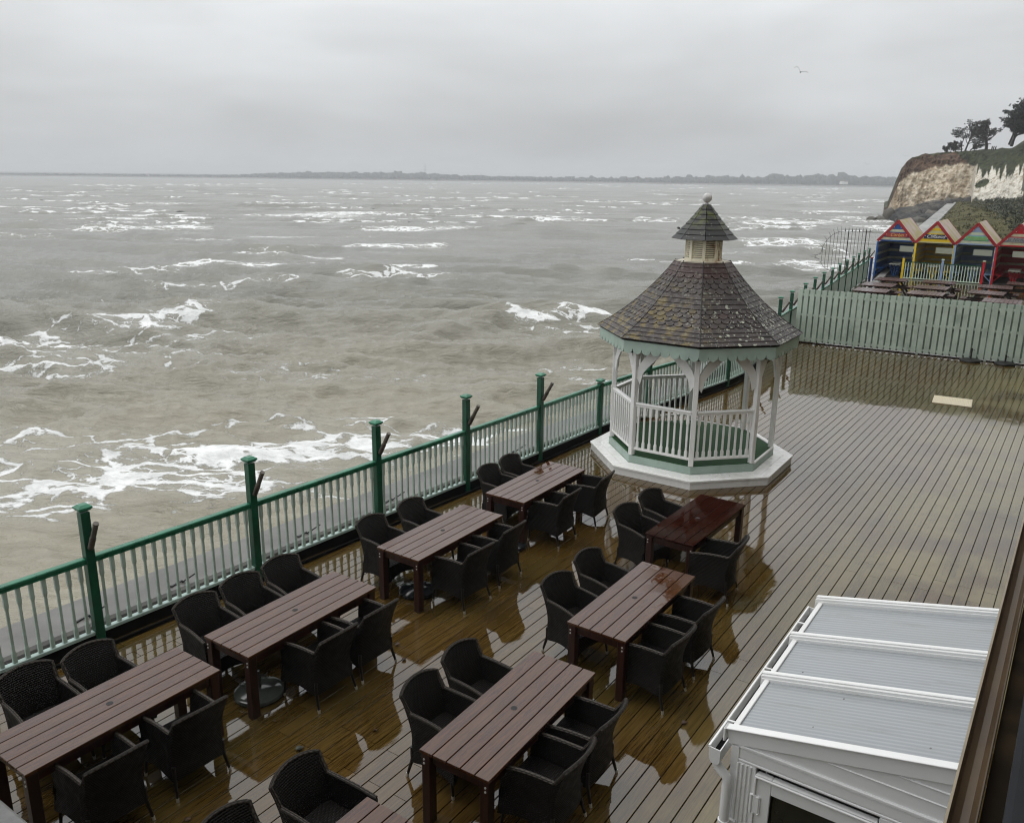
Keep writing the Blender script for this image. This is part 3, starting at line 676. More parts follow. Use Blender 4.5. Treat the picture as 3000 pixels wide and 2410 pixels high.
def leaf(label,x,y,z,rz,mat,s_=.06):
    m_=MB(); n=7; top=[];
    for j in range(n+1):
        t=j/n; w=.36*s_*math.sin(math.pi*t**.8)+.001; zz=.004+.014*math.sin(3*t+rz)+.01*t
        for a in (-1,0,1): m_.v.append((t*s_-s_/2,a*w,zz+(.008 if a else 0)))
    for j in range(n):
        for a in (0,1): q=j*3+a; m_.f.append((q,q+1,q+4,q+3))
    m_.tube([(-s_*.5,0,.006),(-s_*.85,s_*.1,.012)],.0015,4)
    o=m_.obj('dead_leaf',mat); o.location=(x,y,z); o.rotation_euler=(0,0,rz); tag(o,label,'leaf','dead leaves blown onto the deck')
q=U(878,2195); leaf('upright curled dead leaf behind the nearest single armchair back',q.x,q.y,.0,.6,'leaf_green',.09)
for i_,(px,py,lab) in enumerate(((1165,1890,'brown dead leaf on the deck beside the second table armchairs'),(1184,1932,'brown dead leaf at the edge of the pale reflection beside an armchair'),(550,2400,'brown dead leaf on the deck at the bottom edge'),(808,2112,'brown dead leaf near the grey parasol base leg'),(1100,2141,'brown dead leaf in the puddle between the two rows'),(2005,2120,'brown dead leaf right of the bottom-centre table on open deck'))):
    q=U(px,py); leaf(lab,q.x,q.y,.0,i_*1.3,'leaf_brown',.07)
plain('sage_back_shaded',(.25,.32,.26),.55,.2,2,dirt=((.1,.14,.09),.7))  # darker copy of the fence paint, occlusion put into the back boards' colour
# ---------------------------------------------------------------- sage hit-and-miss fence across the deck
SA=Vector((9.78,28.98,0)); SD=Vector((math.cos(R(-30.4)),math.sin(R(-30.4)),0)); SN=Vector((SD.y,-SD.x,0))   # SN points to camera
if SN.y>0: SN=-SN
sf=thing('sage_fence','sage green hit-and-miss board fence running across the deck before the picnic tables','fence',tuple(SA))
x=0.06; pitch=.196; bay=0
z=Vector((0,0,1)); ang=SD
while x<15:
    n=10; pan=MB(); back=MB(); x1=x+n*pitch
    for j in range(n):
        c=SD*(x+pitch*(j+.35)); hh=1.84+random.uniform(-.006,.006)
        pan.bbox(c+SN*.03+z*(.045+hh/2-.0),.146,.018,hh-.045,.004,SD,SN)
        back.bbox(c+SD*pitch*.5-SN*.06+z*(.045+.9),.128,.018,1.78,.004,SD,SN)
    p_=pan.obj('fence_panel','sage_fence_paint',sf); back.obj('back_boards','sage_back_shaded',p_)
    r=MB()
    for zz in (.16,.98,1.66): r.bbox(SD*((x+x1)/2)-SN*.008+z*zz,n*pitch-.012,.05,.075,.004,SD,SN)
    r.obj('rail','sage_fence_paint',p_)
    pb=MB(); pb.bbox(SD*(x1+.0)-SN*.03+z*.9,.07,.07,1.8,.004,SD,SN); pb.obj('post','sage_fence_paint',sf)
    x=x1
fb=MB(); fb.box(SD*7.5+SN*-.03+z*.02,15,.05,.03,SD,SN); fb.obj('foot_strip','matte_black',sf)
# ---------------------------------------------------------------- beach huts
HD=Vector((math.cos(R(-33)),math.sin(R(-33)),0)); HB=Vector((math.cos(R(57)),math.sin(R(57)),0)); HUT0=Vector((21.5,50.6,0)); HW=2.062; HDP=4.2
hrz=R(-33)
def text_mesh(txt,size,mat,parent,loc,extr=.004,shear=.35,name='lettering'):
    cu=bpy.data.curves.new('t','FONT'); cu.body=txt; cu.size=size; cu.extrude=extr; cu.align_x='CENTER'; cu.align_y='CENTER'; cu.shear=shear; cu.resolution_u=3
    o=bpy.data.objects.new('t',cu); COL.objects.link(o); dg=bpy.context.evaluated_depsgraph_get(); me=bpy.data.meshes.new_from_object(o.evaluated_get(dg)); bpy.data.objects.remove(o); bpy.data.curves.remove(cu)
    me.materials.clear(); me.materials.append(M[mat]); me.name=name
    q=bpy.data.objects.new(name,me); COL.objects.link(q); q.parent=parent; q.location=loc; q.rotation_euler=(math.pi/2,0,0); return q
huts=[('stripe_blue','hut_blue','sign_red','text_gold','Carlyn','open-fronted beach hut striped navy blue and cream, at the seaward end'),
('stripe_yellow','hut_yellow','sign_navy','text_white','Cliffsend','open-fronted beach hut striped yellow and cream with a navy name sign'),
('stripe_sky','hut_sky','sign_green','text_olive','Manston','open-fronted beach hut striped pale blue and cream with a green name sign'),
('stripe_red','hut_red','sign_grey','text_dark','St Nicholas','open-fronted beach hut striped red and cream with a grey name sign')]
EZ,AZ=2.13,3.3
for i,(stp,colr,sgn,txm,txt,lab) in enumerate(huts):
    o=HUT0+HD*(HW*i); t=thing('beach_hut',lab,'beach hut',tuple(o),hrz,'row of beach huts'); w=HW
    mb=MB(); mb.box((.03+.0,HDP/2,EZ/2-.05),.05,HDP,EZ-.1); mb.box((w-.035,HDP/2,EZ/2-.05),.05,HDP,EZ-.1); mb.box((w/2,HDP-.03,.62),w-.12,.05,1.2); mb.box((w/2,HDP-.03,(1.62+EZ)/2),w-.12,.05,EZ-1.62); wa_,wb_=w*.56-.51,w*.56+.51; mb.box(((.06+wa_)/2,HDP-.03,1.42),wa_-.06,.05,.396); mb.box(((w-.06+wb_)/2,HDP-.03,1.42),w-.06-wb_,.05,.396); 
    mb.prism([(.06,HDP-.03,EZ),(w-.06,HDP-.03,EZ),(w/2,HDP-.03,AZ-.12)],(0,.03,0)); wall=mb.obj('wall',stp,t)
    f=MB(); f.box((w/2,HDP/2,.03),w-.1,HDP-.1,.05); f.obj('floor','concrete_dark',t)
    g=MB(); g.prism([(.12,.02,EZ-.03),(w-.12,.02,EZ-.03),(w/2,.02,AZ-.17)],(0,.04,0)); ga=g.obj('gable',stp,t)
    for x in ((.05,) if i<3 else (.05,w-.05)):
        p=MB(); p.bbox((x,-.005,EZ/2-.04),.1,.07,EZ-.08,.005); p.obj('corner_post',colr,t)
    # roof slabs
    for sx in (-1,1):
        a=Vector((w/2,0,AZ)); e=Vector((w/2+sx*(w/2+.0),0,EZ-.02)); d=(e-a).normalized(); nn=Vector((-d.z*sx,0,d.x*sx)); nn=nn if nn.z>0 else -nn
        r=MB(); r.prism([a+Vector((0,.02,0)),e+Vector((0,.02,0)),e+Vector((0,HDP+.1,0)),a+Vector((0,HDP+.1,0))],nn*.03); ro=r.obj('roof','hut_roof',t)
        b=MB(); dn=-nn
        b.prism([a+nn*.05+Vector((0,-.02,0)),e+nn*.05+Vector((0,-.02,0)),e+dn*.1+Vector((0,-.02,0)),a+dn*.1+Vector((0,-.02,0)) ],(0,.035,0)); b.obj('bargeboard','red_trim',t)
        b=MB(); b.prism([a+nn*.04+Vector((0,HDP+.1,0)),e+nn*.04+Vector((0,HDP+.1,0)),e+dn*.02+Vector((0,HDP+.1,0)),a+dn*.02+Vector((0,HDP+.1,0))],(0,.03,0)); b.obj('rear_trim','red_trim',t)
        for q in (.25,.6,.93):
            s_=MB(); c=a+(e-a)*q+dn*.1; s_.lathe([(.02,0),(.02,.035)],(c.x,-.03,c.z-.05),8); s_.obj('fairy_light','bolt_metal',ro)
    s_=MB(); sw=1.2 if i<3 else 1.45
    s_.bbox((w/2,.0,EZ+.33),sw,.03,.25,.012); so=s_.obj('sign',sgn,t)
    text_mesh(txt,.27 if i<3 else .25,txm,so,(w/2,-.018,EZ+.335))
    wi=MB(); wi.box((w*.56,HDP-.03,1.42),1.015,.006,.39); wo=wi.obj('window','window_sheet',t)
    fr=MB(); fr.box((w*.56,HDP-.07,1.62),1.1,.045,.04); fr.box((w*.56,HDP-.07,1.22),1.1,.045,.04); fr.box((w*.56-.53,HDP-.07,1.42),.04,.045,.36); fr.box((w*.56+.53,HDP-.07,1.42),.04,.045,.36); fr.obj('frame',colr,wo)
    for sx in (0,1):
        b=MB(); x=.06+.2 if sx==0 else w-.26
        for q in range(3): b.box((x-.13+.13*q,HDP*.52,.47),.115,HDP*.86,.03)
        b.box((x,HDP*.52,.435),.38,.06,.04)
        for y in (.25,HDP-.35): b.bar((x+(.15 if sx==0 else -.15),y,.45),(x+(-.19 if sx==0 else .19),y,.12),.035,.035)
        b.obj('bench',colr,t)
    tb=thing('hut_table','white-topped table with V-shaped legs standing inside the '+('navy blue','yellow','pale blue','red')[i]+' hut','table',tuple(o+HD*(w*.5)+HB*.75),hrz,'tables inside the beach huts')
    b=MB(); b.bbox((0,.45,.74),.6,1.5,.05,.006); b.obj('tabletop','window_panel',tb)
    for y in (-.1,1.0):
        b=MB(); b.bar((-.06,y,.04),(-.24,y,.71),.04,.04); b.bar((.06,y,.04),(.24,y,.71),.04,.04); b.bar((0,y,.04),(0,y,.71),.04,.04); b.box((0,y,.02),.2,.05,.04); b.obj('leg',colr,tb)
# hut railing
rd=Vector((math.cos(R(-36)),math.sin(R(-36)),0)); r0=Vector((22.75,49.55,0)); hr=thing('hut_railing','white picket railing with green top rail and yellow, blue and red posts before the huts','railing',tuple(r0),R(-36))
LR=4.15
for x,cm,cc,hh in ((0,'hut_yellow','blue_trim',1.2),(LR/2,'hut_sky','mint_paint',1.2),(LR,'hut_red','hut_cream',1.24)):
    p=MB(); p.bbox((x,0,hh/2-.05),.12,.12,hh+.1,.006); po=p.obj('post',cm,hr); c=MB(); c.bbox((x,0,hh+.025),.17,.17,.05,.012); c.obj('cap',cc,po)
for a,b in ((.06,LR/2-.06),(LR/2+.06,LR-.06)):
    r=MB(); r.box(((a+b)/2,0,.98),b-a,.07,.05); r.obj('top_rail','green_paint',hr); r=MB(); r.box(((a+b)/2,0,.06),b-a,.06,.05); r.obj('bottom_rail','mint_paint',hr)
    for j in range(13):
        r=MB(); r.bbox((a+(b-a)*(j+.5)/13,0,.52),.045,.035,.87,.004); r.obj('baluster','mint_paint',hr)
# spiked fan railing at the end of the fence
sr=thing('spiked_railing','black spiked anti-climb railing fanning out over the sea beside the navy hut','railing',(20.9,50.3,0),R(-12))
bars=MB(); xs=[-2.55+.195*j for j in range(14)]
def toph(x): return 2.62 if x>-1.45 else 2.62-1.55*(1-math.sqrt(max(0,1-((x+1.45)/1.2)**2)))
def both(x): return .1 if x>-1.2 else .1+.95*(1-math.sqrt(max(0,1-min(1,((x+1.2)/1.45))**2)))
for j,x in enumerate(xs):
    r=.012 if j not in (7,12) else .03
    b=MB(); b.tube([(x,0,both(x)),(x,0,toph(x))],r,6)
    if x>-1.45: b.tube([(x,0,toph(x)),(x,0,toph(x)+.06),(x,0,toph(x)+.22)],[.03,.026,.002],6)
    else:
        a=math.atan2(1.0-(-1.45-x)*0+ (toph(x)-1.6),x+1.2); b.tube([(x,0,toph(x)),(x+math.cos(a)*.3,0,toph(x)+math.sin(a)*.3)],[.012,.006],5)
    b.obj('bar','dark_metal',sr)
ar=MB(); ar.tube([(x,0,toph(x)-.01) for x in np.linspace(-2.64,.1,30)],.013,6)
ang=[(-2.65-.28*math.sin(q*math.pi),0,toph(-2.64)+(both(-2.64)-toph(-2.64))*q) for q in np.linspace(0,1,9)]; ar.tube(ang,.013,6); ar.tube([(x,0,both(x)+.01) for x in np.linspace(-2.6,.1,20)],.013,6)
for q in (2,4,6): 
    p=ang[q]; ar.tube([p,(p[0]-.32,0,p[2]+(.02 if q<5 else .06))],[.012,.006],5)
ar.obj('hoop','dark_metal',sr)
# picnic tables
def picnic():
    t=thing('picnic_table','x','picnic table',(0,0,0),0,'picnic tables beyond the sage fence'); W,D=1.42,1.45
    b=MB()
    for j in range(9): b.bbox((-W/2+W/9*(j+.5),0,.735),W/9-.012,D,.035,.003)
    b.obj('tabletop','picnic',t)
    for sx in (-1,1):
        b=MB()
        for j in range(2): b.bbox((sx*(W/2+.1+.13*j),0,.44),.118,D*.72,.035,.003)
        b.obj('seat','picnic',t)
    for y in (-.42,.42):
        for sx in (-1,1):
            b=MB(); b.bar((sx*.28,y,.71),(sx*(W/2+.12),y,0),.04,.09); b.obj('leg','picnic_leg',t)
        b=MB(); b.bar((-(W/2+.26),y+.045,.4),((W/2+.26),y+.045,.4),.035,.09); b.bar((-.6,y+.045,.69),(.6,y+.045,.69),.035,.07); b.obj('crossbar','picnic_leg',t)
    return t
pt=picnic()
pics=[((18.98,42.36),'rear left picnic table beyond the sage fence, closest to the navy hut'),((17.36,40.05),'middle picnic table of the left column beside the panel fence'),((16.15,37.9),'front picnic table of the left column, behind the sage fence corner'),((20.9,41.4),'rear picnic table of the second column, below the hut railing'),((19.46,39.16),'middle picnic table of the second column'),((18.19,36.99),'front picnic table of the second column, showing over the sage fence'),((22.68,39.64),'rear picnic table of the third column, by the red railing post'),((21.09,37.46),'middle picnic table of the third column with pale wet end'),((20.25,34.73),'front picnic table of the third column, only its pale top over the sage fence'),((24.8,41.0),'rear picnic table at the far right, before the red hut')]
for i,(q,l) in enumerate(pics):
    if i==0: pt.location=(q[0],q[1],0); pt.rotation_euler=(0,0,hrz); pt['label']=l
    else: dup(pt,(q[0],q[1],0),hrz+R((i*37%7-3)*.8),l)
# ---------------------------------------------------------------- conservatory
ct=thing('conservatory','white lean-to conservatory with a ribbed polycarbonate roof and gutter','conservatory',tuple(P(4.51,-1.434,0)),TH)
# local frame: x along u, y to the LEFT (=-v); helper in (u,v,z)
def L(u,v,z): return Vector((u-4.51,-(v+1.434),z))
def roofz(v): return 2.107+.2229*(v+1.434)
bu=[4.51,5.21,5.85,6.55]; V0,V1=-1.405,-.125
sl=Vector((0,-1,.2229)).normalized(); nr=Vector((0,.2229,1)).normalized()
for a,b in zip(bu,bu[1:]):
    m_=MB(); p=[L(a+.02,V0+.03,roofz(V0+.03)-.045),L(b-.02,V0+.03,roofz(V0+.03)-.045),L(b-.02,V1,roofz(V1)-.045),L(a+.02,V1,roofz(V1)-.045)]; m_.prism(p,nr*.02); m_.obj('roof_panel','poly',ct)
    m_=MB(); m_.bar(L(a+.02,V0+.012,roofz(V0)-.03),L(b-.02,V0+.012,roofz(V0)-.03),.035,.05,.004); m_.obj('edge_trim','white_upvc',ct)
for i,u in enumerate(bu):
    m_=MB(); a=L(u,V0-.02,roofz(V0-.02)-.028); b=L(u,V1,roofz(V1)-.028)
    if i: m_.bar(a+nr*.008,b+nr*.008,.062,.085,.006,nr); m_.bar(a+nr*.056,b+nr*.056,.036,.014,.005,nr); m_.bar(a+nr*.0-Vector((.032,0,0)),b-Vector((.032,0,0)),.012,.05,0,nr)
    else: m_.bar(a-nr*.025+Vector((.02,0,0)),b-nr*.025+Vector((.02,0,0)),.04,.11,.004,nr); m_.bar(a+nr*.032+Vector((.012,0,0)),b+nr*.032+Vector((.012,0,0)),.062,.01,.003,nr)
    g=m_.obj('glazing_bar','white_upvc',ct)
    c=MB(); c.bbox(L(u+.01,V0-.028,roofz(V0-.02)-.035),.075,.014,.095,.004); c.obj('end_cap','white_upvc',g)
# gutter
gt=MB(); gp=[(-1.432,1.98),(-1.434,1.89),(-1.445,1.875),(-1.485,1.875),(-1.502,1.90),(-1.508,1.985),(-1.500,1.985),(-1.494,1.905),(-1.482,1.884),(-1.449,1.884),(-1.441,1.892),(-1.439,1.98)]
n=len(gp); vs=[L(u,v,z) for u in (4.44,6.62) for v,z in gp]; gt.add(vs,[(i,(i+1)%n,n+(i+1)%n,n+i) for i in range(n)])
for u in (4.437,6.623): gt.prism([L(u,v,z) for v,z in gp[:6]],(.006,0,0))
gt.bar(L(4.44,-1.508,1.986),L(6.62,-1.508,1.986),.012,.014)
go=gt.obj('gutter','white_upvc',ct)
wt=MB(); wt.add([L(4.45,-1.442,1.925),L(6.6,-1.442,1.925),L(6.6,-1.494,1.925),L(4.45,-1.494,1.925)],[(0,1,2,3)]); wt.obj('gutter_black_sheet','matte_black',go)  # matte black sheet that makes the gutter's inside dark
for u in (4.75,5.5,6.3):
    b=MB(); b.bar(L(u,-1.512,1.992),L(u,-1.42,1.999),.014,.007); b.obj('bracket','white_upvc',go)
dp=MB(); dp.tube([L(4.475,-1.468,1.885),L(4.475,-1.455,1.84),L(4.475,-1.392,1.79),L(4.475,-1.386,1.74),L(4.475,-1.386,.0)],.031,16); do=dp.obj('downpipe','white_upvc',ct,True)
for z in (1.46,.6):
    b=MB(); b.tube([L(4.475,-1.386,z-.012),L(4.475,-1.386,z+.012)],.037,16); b.box(L(4.505,-1.345,z),.02,.05,.02); b.obj('pipe_clip','white_upvc',do)
# end wall facing the camera
F=4.515
def slab(name,v0,v1,z0,z1,proud,thick=.05,mat='white_upvc',par=None,bev=.004):
    m_=MB(); m_.bbox(L(F-proud+thick/2,(v0+v1)/2,(z0+z1)/2),thick,abs(v1-v0),z1-z0,bev); return m_.obj(name,mat,par or ct)
m_=MB(); m_.prism([L(F+.012,-1.38,1.9),L(F+.012,-.12,1.9),L(F+.012,-.12,roofz(-.12)-.06),L(F+.012,-1.38,roofz(-1.38)-.06)],(.04,0,0)); m_.obj('gable_infill','white_upvc',ct)
slab('beam',-1.345,-.12,2.0,2.022,.004,.03); slab('beam',-1.345,-.12,1.925,1.998,-.003,.03); slab('beam',-1.345,-.12,1.905,1.923,.002,.03)
slab('beam',-.82,-.12,2.115,2.125,-.005,.03); slab('beam',-.44,-.12,2.2,2.212,-.005,.03)
slab('corner_post',-1.352,-1.225,0,1.902,0.0,.06)
for v in (-1.338,-1.312,-1.285,-1.258): 
    m_=MB(); m_.tube([L(F-.003,v,.02),L(F-.003,v,1.895)],.0075,8); m_.obj('flute','white_upvc',ct,True)
dr=thing  # door as part
d0=slab('door',-1.222,-1.12,.03,1.865,.012,.05); slab('door_rail',-1.119,-.512,1.757,1.865,.012,.05,par=d0); slab('door_stile',-.61,-.512,.03,1.755,.012,.05,par=d0); slab('door_rail',-1.119,-.612,.03,.2,.012,.05,par=d0)
m_=MB(); m_.bar(L(F-.018,-1.222,1.857),L(F-.018,-.512,1.857),.02,.02,.006); m_.bar(L(F-.018,-1.216,.05),L(F-.018,-1.216,1.85),.014,.014,.004); m_.obj('door_bead','white_upvc',d0)
m_=MB(); m_.box(L(F+.02,-.865,.98),.01,.505,1.56); m_.obj('pane','glass_dark',d0)
m_=MB(); m_.box(L(F+.005,-1.117,.98),.02,.006,1.55); m_.box(L(F+.005,-.865,1.754),.02,.5,.005); m_.obj('gasket','rubber_black',d0)
for z in (1.66,.95,.3):
    m_=MB(); m_.tube([L(F-.02,-1.232,z-.065),L(F-.02,-1.232,z+.065)],.011,10); m_.bbox(L(F-.018,-1.2,z),.014,.05,.13,.01); m_.obj('hinge','white_upvc',d0,True)
slab('corner_post',-.505,-.12,0,1.902,0.0,.05)
for j,(u0,u1) in enumerate(zip(bu,bu[1:])):
    m_=MB(); m_.box(L((u0+u1)/2,-1.365,.5),u1-u0-.004,.05,1.0); m_.box(L((u0+u1)/2,-1.365,1.93),u1-u0-.004,.05,.14); m_.box(L(u0+.05,-1.365,1.43),.07,.05,.86); m_.box(L(u1-.05,-1.365,1.43),.07,.05,.86); m_.obj('side_panel','white_upvc',ct)
    m_=MB(); m_.box(L((u0+u1)/2,-1.365,1.43),u1-u0-.17,.012,.86); m_.obj('pane','glass_dark',ct)
slab('far_wall',-1.39,-.12,0,1.95,-2.0,.05)
# ---------------------------------------------------------------- the house the photo is taken from
bd=thing('house','brown-stained wall, tan gutter and grey sill of the house at the right edge','house',tuple(P(0,.15,0)),TH)
def LB(u,v,z): return Vector((u,-(v-.15),z))
m_=MB(); m_.box(LB(20,1.8,1.05),70,3.2,6.3); m_.obj('wall','wall_brown',bd)
m_=MB(); m_.box(LB(20,1.8,9.2),70,3.19,10); m_.obj('unseen_upper_wall',plain('bounce_cream',(.58,.55,.47),.8,.1,1),bd)  # unseen upper wall, added tall to block sky and cream to bounce light
m_=MB(); m_.box(LB(20,.085,1.27),70,.22,2.6); m_.obj('lower_wall','wall_brown',bd)
m_=MB(); gpp=[(-.152,2.66),(-.144,2.655),(-.130,2.60),(-.10,2.575),(-.065,2.578),(-.045,2.62),(-.04,2.65),(-.034,2.65),(-.034,2.565),(-.07,2.555),(-.11,2.555),(-.14,2.59)]
n=len(gpp); m_.add([LB(u,v,z) for u in (2.0,34.0) for v,z in gpp],[(i,(i+1)%n,n+(i+1)%n,n+i) for i in range(n)]); g=m_.obj('gutter','gutter_tan',bd)
m_=MB(); m_.bar(LB(2.0,-.15,2.662),LB(34,-.15,2.662),.012,.012); m_.obj('gutter_lip','gutter_lip',g)
m_=MB(); m_.bbox(LB(1.5,.16,4.35),2.2,.272,.1,.01); m_.obj('window_sill','slate_sill',bd)
# stone parapet, corner in view at bottom left
pw=thing('parapet','lichen-spotted grey stone parapet, its corner just showing at the bottom left','parapet',tuple(P(1.0,-3.3,0)),TH)
m_=MB(); m_.bbox((0,1.55,2.95),.34,6.9,.1,.012); m_.obj('coping','lichen_stone',pw)
m_=MB(); m_.box((-.02,1.55,1.45),.24,6.8,2.89); m_.obj('wall','wall_brown',pw)
# ---------------------------------------------------------------- cliff
def lerp_tab(tab,x):
    xs=[t[0] for t in tab]; return [float(np.interp(x,xs,[t[j] for t in tab])) for j in range(1,len(tab[0]))]
# bearing px : base distance, top distance, top z, base z
CT=[(2590,262,258,-1.,-3.2),(2600,236,240,-.6,-3.2),(2607,226,230,2.0,-3.2),(2616,222,226,5.2,-3.1),(2627,221,225,8.6,-2.8),(2640,221,225,10.3,-2.2),(2655,220,225,11.2,-1.8),(2680,219,226,11.7,-1),(2720,217,226,12.2,0),(2780,216,225,12.5,.8),(2838,214,224,12.7,1.2),(2846,196,220,12.7,1.4),(2880,192,217,12.7,1.5),(2930,187,209,12.6,1.8),(2965,182,204,13.0,2.0),(3000,178,200,13.4,2.2),(3080,168,190,14.4,2.6),(3300,150,165,16,3)]
NC,NR=420,110
def fb(p,o=4): return mnoise.fractal(p,1.0,2.0,o)
vs=[];soil=[];veg=[];occ=[]
pxs=np.concatenate([np.linspace(2590,2640,60),np.linspace(2640,3300,NC-60)[0:]])
NC=len(pxs)
for px in pxs:
    bd_,td_,tz,bz=lerp_tab(CT,px)
    d=UD(px,600,1.0); bx,by=d.x,d.y
    arch=0
    for j in range(NR):
        t=j/(NR-1); z=bz+(tz-bz)*t
        bulge=(t**1.6)*(td_-bd_)
        D=bd_+bulge
        q=Vector((px*.055,z*.4,0)); 
        gul=fb(Vector((px*.03,z*.09,3.1)),3)*1.6+fb(Vector((px*.05,z*.45,7.)),4)*.85+fb(Vector((px*.11,z*1.2,1.)),4)*.5
        if 2680<px<2770:      # shallow arched recess
            a_=((px-2708)/ (26-12*t))**2+((t-.25)/.5)**2
            gul+=1.6*max(0,1-a_)
        D+=gul*(1-.5*max(0,(t-.85)/.15)); 
        top_w=fb(Vector((px*.04,0,9.)),3)*.35
        vs.append((bx*D,by*D,z+top_w*t))
        sb=.70+.05*fb(Vector((px*.03,2.,0)),3)+.02*fb(Vector((px*.3,2.,0)),2)+max(0,min(.06,(px-2720)/100*.06))
        s=min(1,max(0,(t-sb)/.035)); soil.append(s)
        # vegetation: cap, right-hand slope tongues
        edge=.965-.3*min(1,max(0,(px-2780)/55))+.05*fb(Vector((px*.06,z*.2,4)),3)
        if px>2846: 
            ton=.5*fb(Vector((px*.085,1.7,2)),2); edge=.53+ton*.5+ .04*fb(Vector((px*.3,z*.6,0)),3)
        v_=min(1,max(0,(t-edge)/.03))
        blot=((px-2868)/21)**2+((t-.36-.0011*(px-2868)*2)/.07)**2+.5*fb(Vector((px*.2,z,5)),3)
        if blot<1: v_=1
        if px>2985 and fb(Vector((px*.1,z*.25,8)),3)>.12: v_=max(v_,.9)
        if px>2846 and t<.09+.06*fb(Vector((px*.08,0,1)),3): v_=max(v_,.9)
        veg.append(v_)
fs=[(i*NR+j,(i+1)*NR+j,(i+1)*NR+j+1,i*NR+j+1) for i in range(NC-1) for j in range(NR-1)]
# plateau behind the edge
base_i=len(vs)
for i,px in enumerate(pxs):
    x,y,z=vs[i*NR+NR-1]; f=1.0
    for k_ in (1,2,3):
        s_=1+k_*.06; hz=z+k_*.25+ (1.6*math.exp(-((px-2990)/35)**2)*(k_==1)); vs.append((x*s_,y*s_,hz)); soil.append(0); veg.append(1)
for i in range(NC-1):
    a=[i*NR+NR-1]+[base_i+i*3+k_ for k_ in range(3)]; b=[(i+1)*NR+NR-1]+[base_i+(i+1)*3+k_ for k_ in range(3)]
    for r in range(3): fs.append((a[r],b[r],b[r+1],a[r+1]))
k=NT('cliff_face'); g=k.coord()
n1=k.noise(k.map(g,(1,1,1.6)),.9,6,.65); n2=k.noise(g,.16,4,.6)
chalk=k.mix(k.ramp(n1,.34,.66),(.38,.30,.20),(.70,.62,.50)); chalk=k.mix(k.ramp(n2,.46,.62,0,.75),chalk,(.30,.215,.13))
sp=k.n('ShaderNodeSeparateXYZ'); k.l(g,sp.inputs[0])
wr=k.ramp(k.attr('bright'),.0,1.); chalk=k.mix(k.math('MULTIPLY',wr,.8),chalk,k.mix(k.ramp(n1,.36,.52),(.34,.30,.22),(.68,.655,.59)))
low=k.ramp(sp.outputs[2],.6,-1.5); chalk=k.mix(k.math('MULTIPLY',low,k.ramp(n1,.35,.6)),chalk,(.10,.10,.045))
so=k.mix(k.ramp(k.noise(k.map(g,(1.2,1.2,.25)),1.1,5,.65),.35,.62),(.05,.029,.02),(.135,.085,.055))
vg=k.mix(k.ramp(k.noise(g,.9,6,.62),.35,.65),(.014,.02,.011),(.062,.072,.03)); vg=k.mix(k.ramp(k.noise(g,.3,3),.5,.65,0,.5),vg,(.045,.05,.02))
c=k.mix(k.attr('soil'),chalk,so); c=k.mix(k.attr('veg'),c,vg)
k.bump(k.noise(g,1.6,6,.62),.6,.5); M['cliff']=k.set(c,.85,.2)
mb=MB(); mb.v=vs; mb.f=fs
co=mb.obj('cliff','cliff',None,'all')
for nm,arr in (('soil',soil),('veg',veg),('bright',[min(1,max(0,(pxs[min(i//NR,NC-1)]-2815)/50)) if i<base_i else 1 for i in range(len(vs))])):
    a=co.data.attributes.new(nm,'FLOAT','POINT'); a.data.foreach_set('value',np.array(arr,dtype=np.float32))
tag(co,'chalk headland cliff with brown soil cap and dark green scrub','cliff',kind='structure')
# bank and promenade
RA=Vector((31.6,68.0,0)); RB=Vector((85.5,168.0,0)); rdv=(RB-RA).normalized(); rn=Vector((rdv.y,-rdv.x,0))
def bank_z(s,t):
    base=.15+1.25*t; return base+min(1.9,max(0,s)*.13)+max(0,s-12)*.05
bk=MB(); NU,NV=90,70
for i in range(NU):
    t=-.1+1.35*i/(NU-1)
    for j in range(NV):
        s=-.02+75*(j/(NV-1))**1.5; p=RA+(RB-RA)*t+rn*s
        bk.v.append((p.x,p.y,bank_z(s,t)+(.35*fb(Vector((p.x*.18,p.y*.18,0)),4)*min(1,s/2))))
for i in range(NU-1):
    for j in range(NV-1): a=i*NV+j; bk.f.append((a,a+1,a+NV+1,a+NV))
k=NT('bank_scrub'); g=k.coord(); n1=k.noise(g,.6,6,.62); n2=k.noise(g,.09,3,.6)
gr=k.mix(k.ramp(n1,.35,.65),(.055,.055,.018),(.13,.115,.045)); scr=k.mix(k.ramp(n1,.35,.62),(.012,.015,.009),(.05,.05,.028))
k.bump(k.noise(g,1.5,6,.75),1.,.6); sr_=k.attr('scrub'); M['bank']=k.set(k.mix(k.ramp(k.math('ADD',sr_,k.math('MULTIPLY',k.math('SUBTRACT',n1,.5),.9)),.4,.62),gr,scr),.9,.2)
bo=bk.obj('grass_bank','bank',None,'all')
sc=[]
for v in bo.data.vertices:
    p=Vector((v.co.x,v.co.y,0))-RA; s=p.dot(rn); t=p.dot(rdv)/(RB-RA).length; sc.append(min(1,max(0,(s-4.5+3*t-2*math.sin(t*5))/6)))
a=bo.data.attributes.new('scrub','FLOAT','POINT'); a.data.foreach_set('value',np.array(sc,dtype=np.float32))
tag(bo,'rough grassy bank rising to dark scrub behind the huts','bank',kind='structure')
pm=MB(); 
for i in range(40):
    t=-.35+1.42*i/39; p=RA+(RB-RA)*t; z=.1+1.3*t
    for s,zz in ((-2.2,-4),(-1.7,z-.4),(-1.6,z-.05),(-.3,z),(-.28,z+.28),(.1,z+.28),(.12,z-.5)): q=p+rn*s; pm.v.append((q.x,q.y,zz))
for i in range(39):
    for j in range(6): a=i*7+j; pm.f.append((a,a+1,a+8,a+7))
tag(pm.obj('promenade',plain('prom_concrete',(.27,.27,.26),.8,.3,.4,spec=.2)),'pale concrete promenade slope leading from the huts to the cliff foot','promenade',kind='structure')
